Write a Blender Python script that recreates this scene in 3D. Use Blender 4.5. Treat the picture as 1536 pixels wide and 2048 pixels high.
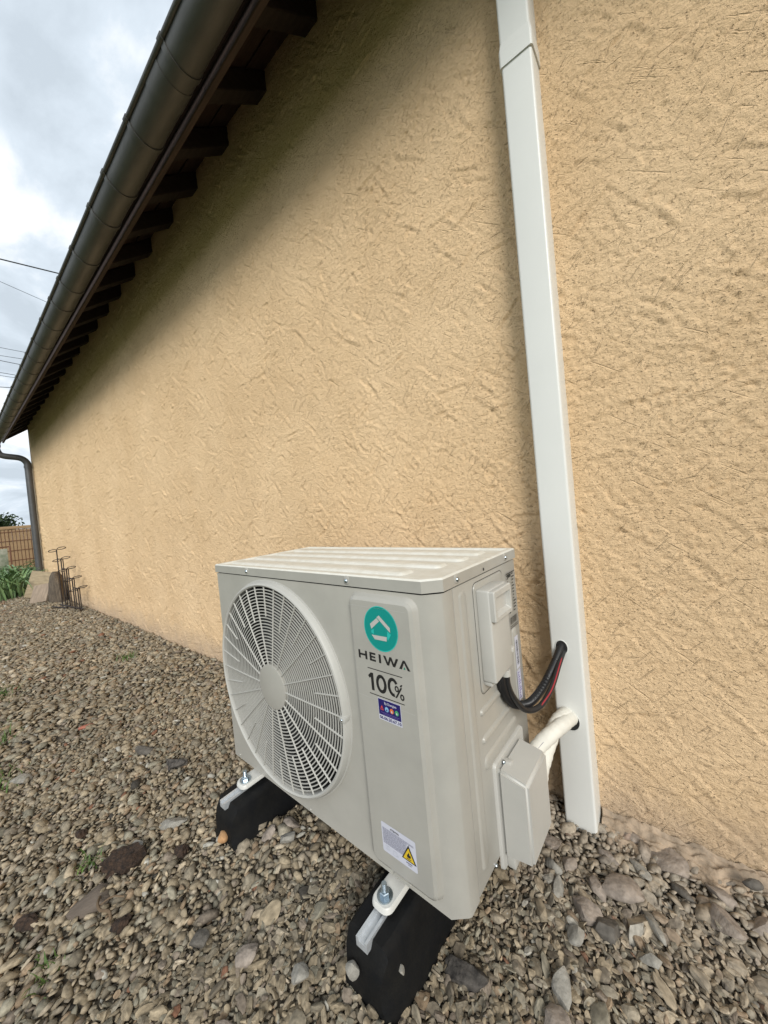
import bpy, bmesh, math, random
import numpy as np
from mathutils import Vector, Matrix, Euler
random.seed(7); rng = np.random.default_rng(7)
for o in list(bpy.data.objects): bpy.data.objects.remove(o)
S = bpy.context.scene
COL = S.collection

# ------------------------------------------------------------------ camera
CAM = Vector((1.0541, -0.9540, 0.8090))
YAW, PITCH, ROLL, FPX = 0.6751, -0.0188, -0.0934, 709.8
fwd = Vector((-math.sin(YAW)*math.cos(PITCH), math.cos(YAW)*math.cos(PITCH), math.sin(PITCH)))
rgt = Vector((math.cos(YAW), math.sin(YAW), 0)); upv = rgt.cross(fwd)
rr = math.cos(ROLL)*rgt + math.sin(ROLL)*upv
uu = -math.sin(ROLL)*rgt + math.cos(ROLL)*upv
cam_d = bpy.data.cameras.new('camera'); cam = bpy.data.objects.new('camera', cam_d); COL.objects.link(cam)
M = Matrix((rr, uu, -fwd)).transposed().to_4x4(); M.translation = CAM
cam.matrix_world = M
cam_d.sensor_fit = 'VERTICAL'; cam_d.sensor_height = 36; cam_d.lens = 36*FPX/2048
cam_d.clip_start = 0.02; cam_d.clip_end = 2000
S.camera = cam

# ------------------------------------------------------------------ sky, sun, exposure
SUN_EL, SUN_AZ = math.radians(31), math.atan2(0.73, -0.68)      # azimuth from +y towards +x
W_ = bpy.data.worlds.new('World'); S.world = W_; W_.use_nodes = True
nt = W_.node_tree; nt.nodes.clear()
def N(t, typ, **k):
    n = t.nodes.new(typ)
    for a, b in k.items(): setattr(n, a, b)
    return n
out = N(nt, 'ShaderNodeOutputWorld'); bg = N(nt, 'ShaderNodeBackground'); bg.inputs[1].default_value = 0.10
sky = N(nt, 'ShaderNodeTexSky', sky_type='NISHITA', sun_disc=False, sun_elevation=SUN_EL, sun_rotation=SUN_AZ)
tc = N(nt, 'ShaderNodeTexCoord'); sep = N(nt, 'ShaderNodeSeparateXYZ'); nt.links.new(tc.outputs['Generated'], sep.inputs[0])
den = N(nt, 'ShaderNodeMath', operation='ADD'); den.inputs[1].default_value = 0.30; nt.links.new(sep.outputs[2], den.inputs[0])
mx = N(nt, 'ShaderNodeMath', operation='MAXIMUM'); mx.inputs[1].default_value = 0.22; nt.links.new(den.outputs[0], mx.inputs[0])
comb = N(nt, 'ShaderNodeCombineXYZ')
for i in (0, 1):
    d = N(nt, 'ShaderNodeMath', operation='DIVIDE'); nt.links.new(sep.outputs[i], d.inputs[0]); nt.links.new(mx.outputs[0], d.inputs[1]); nt.links.new(d.outputs[0], comb.inputs[i])
comb.inputs[2].default_value = 3.7
n1 = N(nt, 'ShaderNodeTexNoise'); n1.inputs['Scale'].default_value = 2.9; n1.inputs['Detail'].default_value = 8; n1.inputs['Roughness'].default_value = 0.56; n1.inputs['Distortion'].default_value = 0.35
n2 = N(nt, 'ShaderNodeTexNoise'); n2.inputs['Scale'].default_value = 4.3; n2.inputs['Detail'].default_value = 6
nt.links.new(comb.outputs[0], n1.inputs[0]); nt.links.new(comb.outputs[0], n2.inputs[0])
r1 = N(nt, 'ShaderNodeValToRGB'); e = r1.color_ramp.elements
e[0].position = 0.38; e[0].color = (0.53, 0.60, 0.67, 1); e[1].position = 0.60; e[1].color = (0.97, 0.985, 1.0, 1)
m_ = e.new(0.49); m_.color = (0.64, 0.72, 0.80, 1)
nt.links.new(n1.outputs[0], r1.inputs[0])
cs = N(nt, 'ShaderNodeVectorMath', operation='SCALE'); cs.inputs[3].default_value = 5.5; nt.links.new(r1.outputs[0], cs.inputs[0])
r2 = N(nt, 'ShaderNodeValToRGB'); e = r2.color_ramp.elements
e[0].position = 0.27; e[0].color = (0.6, 0.6, 0.6, 1); e[1].position = 0.38; e[1].color = (1, 1, 1, 1); nt.links.new(n2.outputs[0], r2.inputs[0])
mix = N(nt, 'ShaderNodeMix', data_type='RGBA'); nt.links.new(r2.outputs[0], mix.inputs[0]); nt.links.new(sky.outputs[0], mix.inputs[6]); nt.links.new(cs.outputs[0], mix.inputs[7])
nt.links.new(mix.outputs[2], bg.inputs[0]); nt.links.new(bg.outputs[0], out.inputs[0])

sun_d = bpy.data.lights.new('sun', 'SUN'); sun_d.energy = 1.5; sun_d.angle = math.radians(26); sun_d.color = (1.0, 0.965, 0.90)
sun = bpy.data.objects.new('sun', sun_d); COL.objects.link(sun)
sv = Vector((math.sin(SUN_AZ)*math.cos(SUN_EL), math.cos(SUN_AZ)*math.cos(SUN_EL), math.sin(SUN_EL)))
sun.rotation_euler = sv.to_track_quat('Z', 'Y').to_euler(); sun.location = sv*20
S.view_settings.view_transform = 'Standard'; S.view_settings.look = 'None'; S.view_settings.gamma = 1
S.view_settings.use_curve_mapping = False; S.view_settings.exposure = 1.12

# ------------------------------------------------------------------ materials
MATS = {}
def mat(name, col, rough=0.6, metal=0.0, var=0.0, vscale=8.0, col2=None, bump=0.0, bscale=60.0, spec=0.5, stretch=None, detail=6, coat=0.0):
    if name in MATS: return MATS[name]
    m = bpy.data.materials.new(name); m.use_nodes = True; t = m.node_tree
    b = t.nodes['Principled BSDF']; b.inputs['Roughness'].default_value = rough; b.inputs['Metallic'].default_value = metal
    b.inputs['Specular IOR Level'].default_value = spec; b.inputs['Base Color'].default_value = (*col, 1)
    if coat: b.inputs['Coat Weight'].default_value = coat
    c = N(t, 'ShaderNodeTexCoord'); mp = N(t, 'ShaderNodeMapping'); t.links.new(c.outputs['Object'], mp.inputs[0])
    if stretch: mp.inputs['Scale'].default_value = stretch
    if var > 0 or col2:
        n = N(t, 'ShaderNodeTexNoise'); n.inputs['Scale'].default_value = vscale; n.inputs['Detail'].default_value = detail; n.inputs['Roughness'].default_value = 0.62
        t.links.new(mp.outputs[0], n.inputs[0])
        r = N(t, 'ShaderNodeValToRGB'); e = r.color_ramp.elements
        a = col; z = col2 or tuple(x*(1-var) for x in col)
        e[0].position = 0.36; e[0].color = (*z, 1); e[1].position = 0.64; e[1].color = (*a, 1)
        t.links.new(n.outputs[0], r.inputs[0]); t.links.new(r.outputs[0], b.inputs['Base Color'])
        q = N(t, 'ShaderNodeMapRange'); q.inputs[3].default_value = min(1, rough*1.12); q.inputs[4].default_value = rough*0.86
        t.links.new(n.outputs[0], q.inputs[0]); t.links.new(q.outputs[0], b.inputs['Roughness'])
    if bump > 0:
        n = N(t, 'ShaderNodeTexNoise'); n.inputs['Scale'].default_value = bscale; n.inputs['Detail'].default_value = 5
        t.links.new(mp.outputs[0], n.inputs[0]); bb = N(t, 'ShaderNodeBump'); bb.inputs['Strength'].default_value = 0.6; bb.inputs['Distance'].default_value = bump
        t.links.new(n.outputs[0], bb.inputs['Height']); t.links.new(bb.outputs[0], b.inputs['Normal'])
    MATS[name] = m; return m

def stucco_mat():
    m = bpy.data.materials.new('stucco'); m.use_nodes = True; t = m.node_tree; b = t.nodes['Principled BSDF']; b.inputs['Roughness'].default_value = 0.95; b.inputs['Specular IOR Level'].default_value = 0.12
    c = N(t, 'ShaderNodeTexCoord')
    def noise(sc, det, ro, st=(1, 1, 1)):
        mp = N(t, 'ShaderNodeMapping'); mp.inputs['Scale'].default_value = st; t.links.new(c.outputs['Object'], mp.inputs[0])
        n = N(t, 'ShaderNodeTexNoise'); n.inputs['Scale'].default_value = sc; n.inputs['Detail'].default_value = det; n.inputs['Roughness'].default_value = ro; t.links.new(mp.outputs[0], n.inputs[0]); return n
    n = noise(2.0, 8, 0.65); r = N(t, 'ShaderNodeValToRGB'); e = r.color_ramp.elements
    e[0].position = 0.34; e[0].color = (0.715, 0.505, 0.295, 1); e[1].position = 0.66; e[1].color = (0.815, 0.595, 0.365, 1); t.links.new(n.outputs[0], r.inputs[0])
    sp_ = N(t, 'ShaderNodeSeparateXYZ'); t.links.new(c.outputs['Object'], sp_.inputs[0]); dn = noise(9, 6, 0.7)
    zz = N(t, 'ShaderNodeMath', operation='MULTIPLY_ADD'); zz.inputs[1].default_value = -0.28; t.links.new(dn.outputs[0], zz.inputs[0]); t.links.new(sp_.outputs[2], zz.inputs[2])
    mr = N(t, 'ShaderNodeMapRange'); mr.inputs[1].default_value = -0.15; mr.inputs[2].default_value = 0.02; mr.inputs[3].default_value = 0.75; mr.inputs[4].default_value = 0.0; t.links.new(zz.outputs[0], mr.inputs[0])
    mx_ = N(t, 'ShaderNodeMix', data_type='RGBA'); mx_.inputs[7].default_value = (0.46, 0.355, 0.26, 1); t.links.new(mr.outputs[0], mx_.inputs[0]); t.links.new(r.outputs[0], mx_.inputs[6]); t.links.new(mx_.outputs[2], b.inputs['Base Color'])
    a = noise(92, 7, 0.72, (1, 1, 1.25)); p = noise(170, 3, 0.6, (1, 1, 1.3))
    pr = N(t, 'ShaderNodeMapRange'); pr.inputs[1].default_value = 0.60; pr.inputs[2].default_value = 0.74; pr.inputs[3].default_value = 0.0; pr.inputs[4].default_value = -0.85; t.links.new(p.outputs[0], pr.inputs[0])
    ad = N(t, 'ShaderNodeMath', operation='ADD'); t.links.new(a.outputs[0], ad.inputs[0]); t.links.new(pr.outputs[0], ad.inputs[1])
    last = ad
    def add_lines(deg, lo, hi, amt, fx=9, fz=150, off=0.0):
        nonlocal last
        mp = N(t, 'ShaderNodeMapping'); mp.inputs['Rotation'].default_value = (0, math.radians(deg), 0); mp.inputs['Location'].default_value = (off, 0, off*1.7); t.links.new(c.outputs['Object'], mp.inputs[0])
        m2 = N(t, 'ShaderNodeMapping'); m2.inputs['Scale'].default_value = (fx, 2, fz); t.links.new(mp.outputs[0], m2.inputs[0])
        n_ = N(t, 'ShaderNodeTexNoise'); n_.inputs['Scale'].default_value = 1.0; n_.inputs['Detail'].default_value = 1.5; t.links.new(m2.outputs[0], n_.inputs[0])
        g_ = N(t, 'ShaderNodeMapRange'); g_.inputs[1].default_value = lo; g_.inputs[2].default_value = hi; g_.inputs[3].default_value = 0; g_.inputs[4].default_value = amt; t.links.new(n_.outputs[0], g_.inputs[0])
        a_ = N(t, 'ShaderNodeMath', operation='ADD'); t.links.new(last.outputs[0], a_.inputs[0]); t.links.new(g_.outputs[0], a_.inputs[1]); last = a_
    add_lines(47, 0.66, 0.74, -0.45, off=3.1); add_lines(-36, 0.66, 0.74, -0.40, off=7.7); add_lines(58, 0.67, 0.74, 0.40, 11, 120, 12.3); add_lines(8, 0.68, 0.75, -0.40, 12, 130, 5.2)
    bb = N(t, 'ShaderNodeBump'); bb.inputs['Strength'].default_value = 0.9; bb.inputs['Distance'].default_value = 0.0085; t.links.new(last.outputs[0], bb.inputs['Height']); t.links.new(bb.outputs[0], b.inputs['Normal'])
    return m
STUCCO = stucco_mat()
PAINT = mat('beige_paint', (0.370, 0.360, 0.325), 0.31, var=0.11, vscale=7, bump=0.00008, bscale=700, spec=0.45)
LIDLIT = mat('beige_paint_lit_top', (0.62, 0.615, 0.565), 0.42, col2=(0.55, 0.535, 0.47), vscale=34, spec=0.45, detail=9)  # casing paint lightened as if lit from above, with a faint yellowish stain
GRILLE = mat('grille_plastic', (0.42, 0.415, 0.385), 0.42, var=0.05, vscale=20)
COVER = mat('cover_plastic', (0.455, 0.45, 0.42), 0.5, var=0.06, vscale=12)
FLANGE = mat('flange_paint', (0.58, 0.575, 0.54), 0.4, var=0.12, vscale=40)
PVC = mat('pvc_white', (0.66, 0.665, 0.635), 0.38, var=0.05, vscale=3, bump=0.00006, bscale=500)
ZINC = mat('zinc_gutter', (0.098, 0.098, 0.094), 0.48, metal=0.35, var=0.28, vscale=6, stretch=(0.7, 2.5, 2.5), bump=0.0004, bscale=25)
PIPE = mat('zinc_pipe', (0.085, 0.088, 0.092), 0.5, metal=0.3, var=0.25, vscale=6)
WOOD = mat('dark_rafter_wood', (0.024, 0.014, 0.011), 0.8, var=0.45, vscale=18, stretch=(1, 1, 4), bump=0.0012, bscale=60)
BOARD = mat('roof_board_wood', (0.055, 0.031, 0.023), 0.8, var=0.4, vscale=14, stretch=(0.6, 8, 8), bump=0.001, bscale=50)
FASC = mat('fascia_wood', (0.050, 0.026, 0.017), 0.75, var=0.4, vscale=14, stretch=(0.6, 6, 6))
TILE = mat('terracotta', (0.32, 0.13, 0.075), 0.85, var=0.35, vscale=12, bump=0.001)
RUBBER = mat('black_rubber', (0.0055, 0.006, 0.007), 0.6, col2=(0.010, 0.0098, 0.0092), vscale=22, bump=0.0012, bscale=110, spec=0.16)
GALV = mat('galvanised_steel', (0.60, 0.63, 0.66), 0.38, metal=0.45, var=0.25, vscale=35)
BOLT = mat('zinc_bolt', (0.50, 0.58, 0.64), 0.25, metal=1.0, var=0.2, vscale=60)
DARK = mat('dark_interior', (0.012, 0.012, 0.012), 0.8)
BLADE = mat('fan_blade', (0.035, 0.036, 0.038), 0.5)
COIL = mat('black_cable', (0.013, 0.013, 0.014), 0.42)
REDC = mat('red_cable', (0.30, 0.02, 0.03), 0.45)
INSUL = mat('white_insulation', (0.68, 0.665, 0.60), 0.75, var=0.1, vscale=30, bump=0.0012, bscale=160)
BLACKI = mat('black_ink', (0.012, 0.012, 0.012), 0.5)
TEAL = mat('teal_ink', (0.0, 0.235, 0.205), 0.45)
TEAL2 = mat('light_teal_ink', (0.02, 0.42, 0.37), 0.45)
LOGOG = mat('logo_grey', (0.43, 0.425, 0.40), 0.45)
NAVY = mat('navy_ink', (0.016, 0.012, 0.11), 0.35)
WHITEI = mat('white_label', (0.52, 0.53, 0.60), 0.4)
GREYI = mat('grey_print', (0.16, 0.16, 0.22), 0.5)
LGREYI = mat('light_grey_print', (0.40, 0.42, 0.48), 0.5)
YELL = mat('warning_yellow', (0.62, 0.43, 0.02), 0.45)
REDI = mat('red_print', (0.55, 0.06, 0.05), 0.45); BLUEI = mat('blue_print', (0.22, 0.42, 0.62), 0.45)
ORI = mat('orange_print', (0.62, 0.16, 0.05), 0.45); GRI = mat('green_print', (0.06, 0.30, 0.12), 0.45)
PURP = mat('purple_print', (0.16, 0.12, 0.34), 0.5)
TEALD = mat('green_mark', (0.01, 0.20, 0.13), 0.5)
IRON = mat('wrought_iron', (0.022, 0.014, 0.012), 0.6, var=0.4, vscale=40)
PLANK = mat('old_plank', (0.34, 0.27, 0.17), 0.85, var=0.35, vscale=10, stretch=(1, 1, 6), bump=0.0015, bscale=40)
PLANK2 = mat('grey_plank', (0.30, 0.235, 0.175), 0.85, var=0.3, vscale=10, stretch=(6, 1, 1), bump=0.0015, bscale=40)
LOG = mat('bark', (0.13, 0.10, 0.07), 0.9, var=0.6, vscale=18, stretch=(3, 3, 0.7), bump=0.006, bscale=40)
SLAT = mat('fence_slat', (0.33, 0.215, 0.115), 0.6, var=0.18, vscale=5)
FWIRE = mat('fence_wire', (0.13, 0.055, 0.03), 0.5)
LEAF = mat('iris_leaf', (0.21, 0.31, 0.135), 0.45, col2=(0.10, 0.19, 0.07), vscale=6)
WEED = mat('weed_leaf', (0.10, 0.16, 0.035), 0.6, col2=(0.05, 0.10, 0.02), vscale=20)
DRYG = mat('dry_stem', (0.14, 0.095, 0.055), 0.8, var=0.3, vscale=30)
TREEL = mat('tree_leaf', (0.045, 0.075, 0.03), 0.6, col2=(0.03, 0.05, 0.022), vscale=2)
BARK = mat('tree_bark', (0.10, 0.075, 0.055), 0.9, var=0.4)
LAVA = mat('lava_rock', (0.050, 0.028, 0.016), 0.95, col2=(0.010, 0.006, 0.004), vscale=110, bump=0.007, bscale=150)
LAVAG = mat('grey_lava', (0.09, 0.08, 0.07), 0.95, col2=(0.02, 0.018, 0.016), vscale=70, bump=0.004, bscale=120)
SLATE = mat('brown_slate', (0.135, 0.108, 0.085), 0.9, var=0.3, vscale=25, stretch=(1, 6, 1), bump=0.003, bscale=70)
PALE = mat('pale_stone', (0.30, 0.285, 0.25), 0.85, var=0.4, vscale=60, bump=0.004, bscale=120)
ORST = mat('orange_stone', (0.46, 0.26, 0.12), 0.8, var=0.3, vscale=40, bump=0.001)
REDST = mat('red_brick_bit', (0.36, 0.13, 0.085), 0.85, var=0.25, vscale=40, bump=0.001)
PINKST = mat('pinkish_stone', (0.31, 0.262, 0.22), 0.9, var=0.45, vscale=50, bump=0.005, bscale=110)
MORTAR = mat('mortar', (0.40, 0.305, 0.215), 0.95, col2=(0.24, 0.19, 0.14), vscale=30, bump=0.008, bscale=70)
DARKST = mat('dark_stone', (0.12, 0.108, 0.092), 0.85, var=0.5, vscale=50, bump=0.004, bscale=110)
WIREM = mat('overhead_cable', (0.03, 0.035, 0.04), 0.6)
PANELG = mat('pale_panel', (0.42, 0.40, 0.33), 0.6, col2=(0.16, 0.19, 0.13), vscale=5)

def stone_mat(name, attr):
    m = bpy.data.materials.new(name); m.use_nodes = True; t = m.node_tree; b = t.nodes['Principled BSDF']
    b.inputs['Roughness'].default_value = 0.82; b.inputs['Specular IOR Level'].default_value = 0.3
    c = N(t, 'ShaderNodeTexCoord'); n = N(t, 'ShaderNodeTexNoise'); n.inputs['Scale'].default_value = 130 if attr else 1.6; n.inputs['Detail'].default_value = 6
    t.links.new(c.outputs['Object'], n.inputs[0])
    r = N(t, 'ShaderNodeMapRange'); r.inputs[1].default_value = 0.3; r.inputs[2].default_value = 0.7; r.inputs[3].default_value = 0.58; r.inputs[4].default_value = 1.30
    t.links.new(n.outputs[0], r.inputs[0])
    v = N(t, 'ShaderNodeVectorMath', operation='SCALE'); t.links.new(r.outputs[0], v.inputs[3])
    if attr:
        a = N(t, 'ShaderNodeAttribute', attribute_name='tint'); t.links.new(a.outputs['Color'], v.inputs[0])
    else:
        oi = N(t, 'ShaderNodeObjectInfo'); t.links.new(oi.outputs['Color'], v.inputs[0])
    t.links.new(v.outputs[0], b.inputs['Base Color'])
    bb = N(t, 'ShaderNodeBump'); bb.inputs['Strength'].default_value = 0.5; bb.inputs['Distance'].default_value = 0.0012
    t.links.new(n.outputs[0], bb.inputs['Height']); t.links.new(bb.outputs[0], b.inputs['Normal'])
    return m
GRAVEL = stone_mat('gravel_stone', True); STONE = stone_mat('single_stone', False)

# ------------------------------------------------------------------ mesh helpers
def new_obj(name, me, m=None, parent=None, label=None, cat=None, group=None, kind=None, loc=None, rot=None):
    o = bpy.data.objects.new(name, me); COL.objects.link(o)
    if me is not None and m is not None and len(me.materials) == 0: me.materials.append(m)
    if parent: o.parent = parent
    if label: o['label'] = label
    if cat: o['category'] = cat
    if group: o['group'] = group
    if kind: o['kind'] = kind
    if loc is not None: o.location = loc
    if rot is not None: o.rotation_euler = rot
    return o
def root(name, loc, label, cat, group=None, rotz=0): return new_obj(name, None, label=label, cat=cat, group=group, loc=loc, rot=(0, 0, rotz))
def mesh(name, v, f, smooth=None):
    me = bpy.data.meshes.new(name); me.from_pydata([tuple(p) for p in v], [], [tuple(x) for x in f]); me.update()
    if smooth is not None:
        me.polygons.foreach_set('use_smooth', [True]*len(me.polygons)); me.set_sharp_from_angle(angle=math.radians(smooth))
    return me
def from_bm(name, bm, smooth=None):
    me = bpy.data.meshes.new(name); bmesh.ops.recalc_face_normals(bm, faces=bm.faces); bm.to_mesh(me); bm.free()
    if smooth is not None:
        me.polygons.foreach_set('use_smooth', [True]*len(me.polygons)); me.set_sharp_from_angle(angle=math.radians(smooth))
    return me
def box_bm(a, b, bev=0.0, seg=2, bm=None):
    bm2 = bmesh.new()
    bmesh.ops.create_cube(bm2, size=1)
    for v in bm2.verts: v.co = Vector([a[i] + (b[i]-a[i])*(v.co[i]+0.5) for i in range(3)])
    if bev > 0: bmesh.ops.bevel(bm2, geom=list(bm2.edges), offset=bev, segments=seg, profile=0.5, affect='EDGES')
    if bm is None: return bm2
    me = bpy.data.meshes.new('t'); bm2.to_mesh(me); bm2.free(); bm.from_mesh(me); bpy.data.meshes.remove(me); return bm
def box(name, a, b, m, parent=None, bev=0.0, seg=2, **k): return new_obj(name, from_bm(name, box_bm(a, b, bev, seg), 35), m, parent, **k)
def tube_data(path, rad, seg=10, caps=True):
    P = [Vector(p) for p in path]; n = len(P); R = rad if hasattr(rad, '__len__') else [rad]*n
    V = []; F = []; prev = None
    for i, p in enumerate(P):
        t = (P[min(i+1, n-1)]-P[max(i-1, 0)]).normalized()
        if prev is None:
            a = Vector((0, 0, 1)) if abs(t.z) < 0.9 else Vector((1, 0, 0)); x = t.cross(a).normalized()
        else: x = (prev - t*prev.dot(t)).normalized()
        prev = x; y = t.cross(x)
        for k in range(seg):
            an = 2*math.pi*k/seg; V.append(p + R[i]*(math.cos(an)*x + math.sin(an)*y))
    for i in range(n-1):
        for k in range(seg):
            F.append((i*seg+k, i*seg+(k+1) % seg, (i+1)*seg+(k+1) % seg, (i+1)*seg+k))
    if caps: F.append(tuple(range(seg))[::-1]); F.append(tuple((n-1)*seg+k for k in range(seg)))
    return V, F
def tube(name, path, rad, m, parent=None, seg=10, smooth=50, **k):
    v, f = tube_data(path, rad, seg); return new_obj(name, mesh(name, v, f, smooth), m, parent, **k)
def spline(pts, n=40):
    P = [Vector(p) for p in pts]; P = [2*P[0]-P[1]] + P + [2*P[-1]-P[-2]]; o = []
    segs = len(P)-3
    for i in range(segs):
        k = max(2, n//segs)
        for j in range(k + (1 if i == segs-1 else 0)):
            t = j/k; a, b, c, d = P[i:i+4]
            o.append(0.5*((2*b)+(c-a)*t+(2*a-5*b+4*c-d)*t*t+(3*b-a-3*c+d)*t**3))
    return o
def rrect(x0, x1, y0, y1, r, n=5):
    o = []
    for cx, cy, a0 in ((x1-r, y1-r, 0), (x0+r, y1-r, 90), (x0+r, y0+r, 180), (x1-r, y0+r, 270)):
        for i in range(n+1):
            a = math.radians(a0+90*i/n); o.append((cx+r*math.cos(a), cy+r*math.sin(a)))
    return o
def loft(rings, cap0=False, cap1=True):
    V = [p for r in rings for p in r]; n = len(rings[0]); F = []
    for i in range(len(rings)-1):
        for k in range(n): F.append((i*n+k, i*n+(k+1) % n, (i+1)*n+(k+1) % n, (i+1)*n+k))
    if cap0: F.append(tuple(range(n))[::-1])
    if cap1: F.append(tuple((len(rings)-1)*n+k for k in range(n)))
    return V, F
# placement frames: FR = front face (x->u, y->w, depth out = -v), SD = right side face (x->v, y->w, out = +u)
FR = lambda x, y, h: (x, -h, y)
UW, UH, UD = 0.7439, 0.5540, 0.3400
SD = lambda x, y, h: (UW + h, x, y)
def emboss(name, fr, x0, x1, y0, y1, r, h, bev, m, parent, base=0.0, rad2=None, smooth=30):
    rings = [[fr(x, y, base) for x, y in rrect(x0, x1, y0, y1, r)],
             [fr(x, y, base+h*0.75) for x, y in rrect(x0+bev*0.45, x1-bev*0.45, y0+bev*0.45, y1-bev*0.45, max(r-bev*0.45, 1e-4))],
             [fr(x, y, base+h) for x, y in rrect(x0+bev, x1-bev, y0+bev, y1-bev, max(r-bev, 1e-4))]]
    v, f = loft(rings); me = mesh(name, v, f, smooth)
    bm = bmesh.new(); bm.from_mesh(me); bpy.data.meshes.remove(me)
    return new_obj(name, from_bm(name, bm, smooth), m, parent)
def flat(name, fr, pts, h, m, parent):            # flat print: polygon(s)
    if not isinstance(pts[0][0], (tuple, list)): pts = [pts]
    V = []; F = []
    for p in pts:
        a = sum(p[i][0]*p[(i+1) % len(p)][1]-p[(i+1) % len(p)][0]*p[i][1] for i in range(len(p)))
        if a < 0: p = p[::-1]
        F.append(tuple(range(len(V), len(V)+len(p)))); V += [fr(x, y, h) for x, y in p]
    return new_obj(name, mesh(name, V, F), m, parent)
def rect(x0, x1, y0, y1): return [(x0, y0), (x1, y0), (x1, y1), (x0, y1)]
def disc(cx, cy, rx, ry=None, n=40): return [(cx+rx*math.cos(2*math.pi*i/n), cy+(ry or rx)*math.sin(2*math.pi*i/n)) for i in range(n)]
def stroke(path, w, closed=False):                # thick polyline as quads
    P = [Vector((*p, 0)) for p in path]; n = len(P); L = []
    for i in range(n):
        a = P[(i-1) % n] if closed or i else P[0]; b = P[(i+1) % n] if closed or i < n-1 else P[-1]
        t = (b-a).normalized(); nn = Vector((-t.y, t.x, 0))*w/2
        L.append(((P[i]+nn)[:2], (P[i]-nn)[:2]))
    return [[tuple(L[i][0]), tuple(L[i][1]), tuple(L[(i+1) % n][1]), tuple(L[(i+1) % n][0])] for i in range(n if closed else n-1)]
def arc(cx, cy, rx, ry, a0, a1, n=24): return [(cx+rx*math.cos(math.radians(a0+(a1-a0)*i/n)), cy+ry*math.sin(math.radians(a0+(a1-a0)*i/n))) for i in range(n+1)]
def text(name, fr, body, x, y, size, h, m, parent, width=None, off=0.0, align='LEFT'):
    cu = bpy.data.curves.new(name, 'FONT'); cu.body = body; cu.size = size; cu.offset = off; cu.align_x = align; cu.resolution_u = 3
    o = bpy.data.objects.new(name, cu); COL.objects.link(o)
    dg = bpy.context.evaluated_depsgraph_get(); me = bpy.data.meshes.new_from_object(o.evaluated_get(dg))
    bpy.data.objects.remove(o); bpy.data.curves.remove(cu)
    xs = [v.co.x for v in me.vertices]; sc = 1.0
    if width and xs: sc = width/(max(xs)-min(xs))
    for v in me.vertices: v.co = Vector(fr(x+v.co.x*sc, y+v.co.y, h))
    me.materials.clear(); me.name = name
    return new_obj(name, me, m, parent)

# ------------------------------------------------------------------ noise
PERM = rng.permutation(4096).astype(np.int64)
GA = rng.random(4096)*2*np.pi; GX, GY = np.cos(GA), np.sin(GA)
def perlin(x, y):
    xi = np.floor(x).astype(np.int64); yi = np.floor(y).astype(np.int64); xf = x-xi; yf = y-yi
    u = xf*xf*xf*(xf*(xf*6-15)+10); v = yf*yf*yf*(yf*(yf*6-15)+10)
    def g(a, b):
        h = PERM[(PERM[(xi+a) & 4095]+yi+b) & 4095]; return GX[h]*(xf-a)+GY[h]*(yf-b)
    n0 = g(0, 0)*(1-u)+g(1, 0)*u; n1 = g(0, 1)*(1-u)+g(1, 1)*u
    return (n0*(1-v)+n1*v)*1.5

# ------------------------------------------------------------------ ground
def gh(x, y):
    x = np.asarray(x, float); y = np.asarray(y, float)
    h = 0.012*perlin(x*2.2+5, y*2.2)+0.006*perlin(x*6.1, y*6.1+9)-0.006
    h = h+0.010*np.exp(-((y+0.0)/0.13)**2)*(1/(1+np.exp(-(x-0.70)/0.07)))          # debris banked up against the wall
    h = h+0.030*np.exp(-(((x-0.27)/0.10)**2+((y+0.47)/0.07)**2))                     # little heap in front of the unit
    h = np.where((x < -9) | (y < -4) | (x > 5), h*0.3, h)
    return h
gx = np.unique(np.concatenate([np.linspace(-300, -9, 30), np.linspace(-9, -1, 90), np.linspace(-1, 2, 90), np.linspace(2, 300, 30)]))
gy = np.unique(np.concatenate([np.linspace(-300, -4, 30), np.linspace(-4, -1.2, 40), np.linspace(-1.2, 0.2, 50), np.linspace(0.2, 300, 30)]))
GXX, GYY = np.meshgrid(gx, gy); GZ = gh(GXX, GYY)-0.010
nxg, nyg = len(gx), len(gy)
idx = np.arange(nxg*nyg).reshape(nyg, nxg)
quads = np.stack([idx[:-1, :-1], idx[:-1, 1:], idx[1:, 1:], idx[1:, :-1]], -1).reshape(-1, 4)
def np_mesh(name, V, Fq, smooth=True):
    me = bpy.data.meshes.new(name); k = Fq.shape[1]
    me.vertices.add(len(V)); me.vertices.foreach_set('co', np.ascontiguousarray(V, dtype=np.float32).ravel())
    me.loops.add(Fq.size); me.loops.foreach_set('vertex_index', Fq.ravel().astype(np.int32))
    me.polygons.add(len(Fq)); me.polygons.foreach_set('loop_start', np.arange(0, Fq.size, k, dtype=np.int32)); me.polygons.foreach_set('loop_total', np.full(len(Fq), k, dtype=np.int32))
    me.update(calc_edges=True); me.validate()
    if smooth: me.polygons.foreach_set('use_smooth', np.ones(len(me.polygons), dtype=bool))
    return me
gm = bpy.data.materials.new('ground_soil'); gm.use_nodes = True; t = gm.node_tree; b = t.nodes['Principled BSDF']; b.inputs['Roughness'].default_value = 0.95
c = N(t, 'ShaderNodeTexCoord'); n = N(t, 'ShaderNodeTexVoronoi'); n.inputs['Scale'].default_value = 55; t.links.new(c.outputs['Object'], n.inputs[0])
n2 = N(t, 'ShaderNodeTexNoise'); n2.inputs['Scale'].default_value = 3; n2.inputs['Detail'].default_value = 8; t.links.new(c.outputs['Object'], n2.inputs[0])
r = N(t, 'ShaderNodeValToRGB'); e = r.color_ramp.elements; e[0].color = (0.075, 0.061, 0.043, 1); e[1].color = (0.16, 0.13, 0.092, 1); t.links.new(n.outputs['Color'], r.inputs[0])
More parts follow.
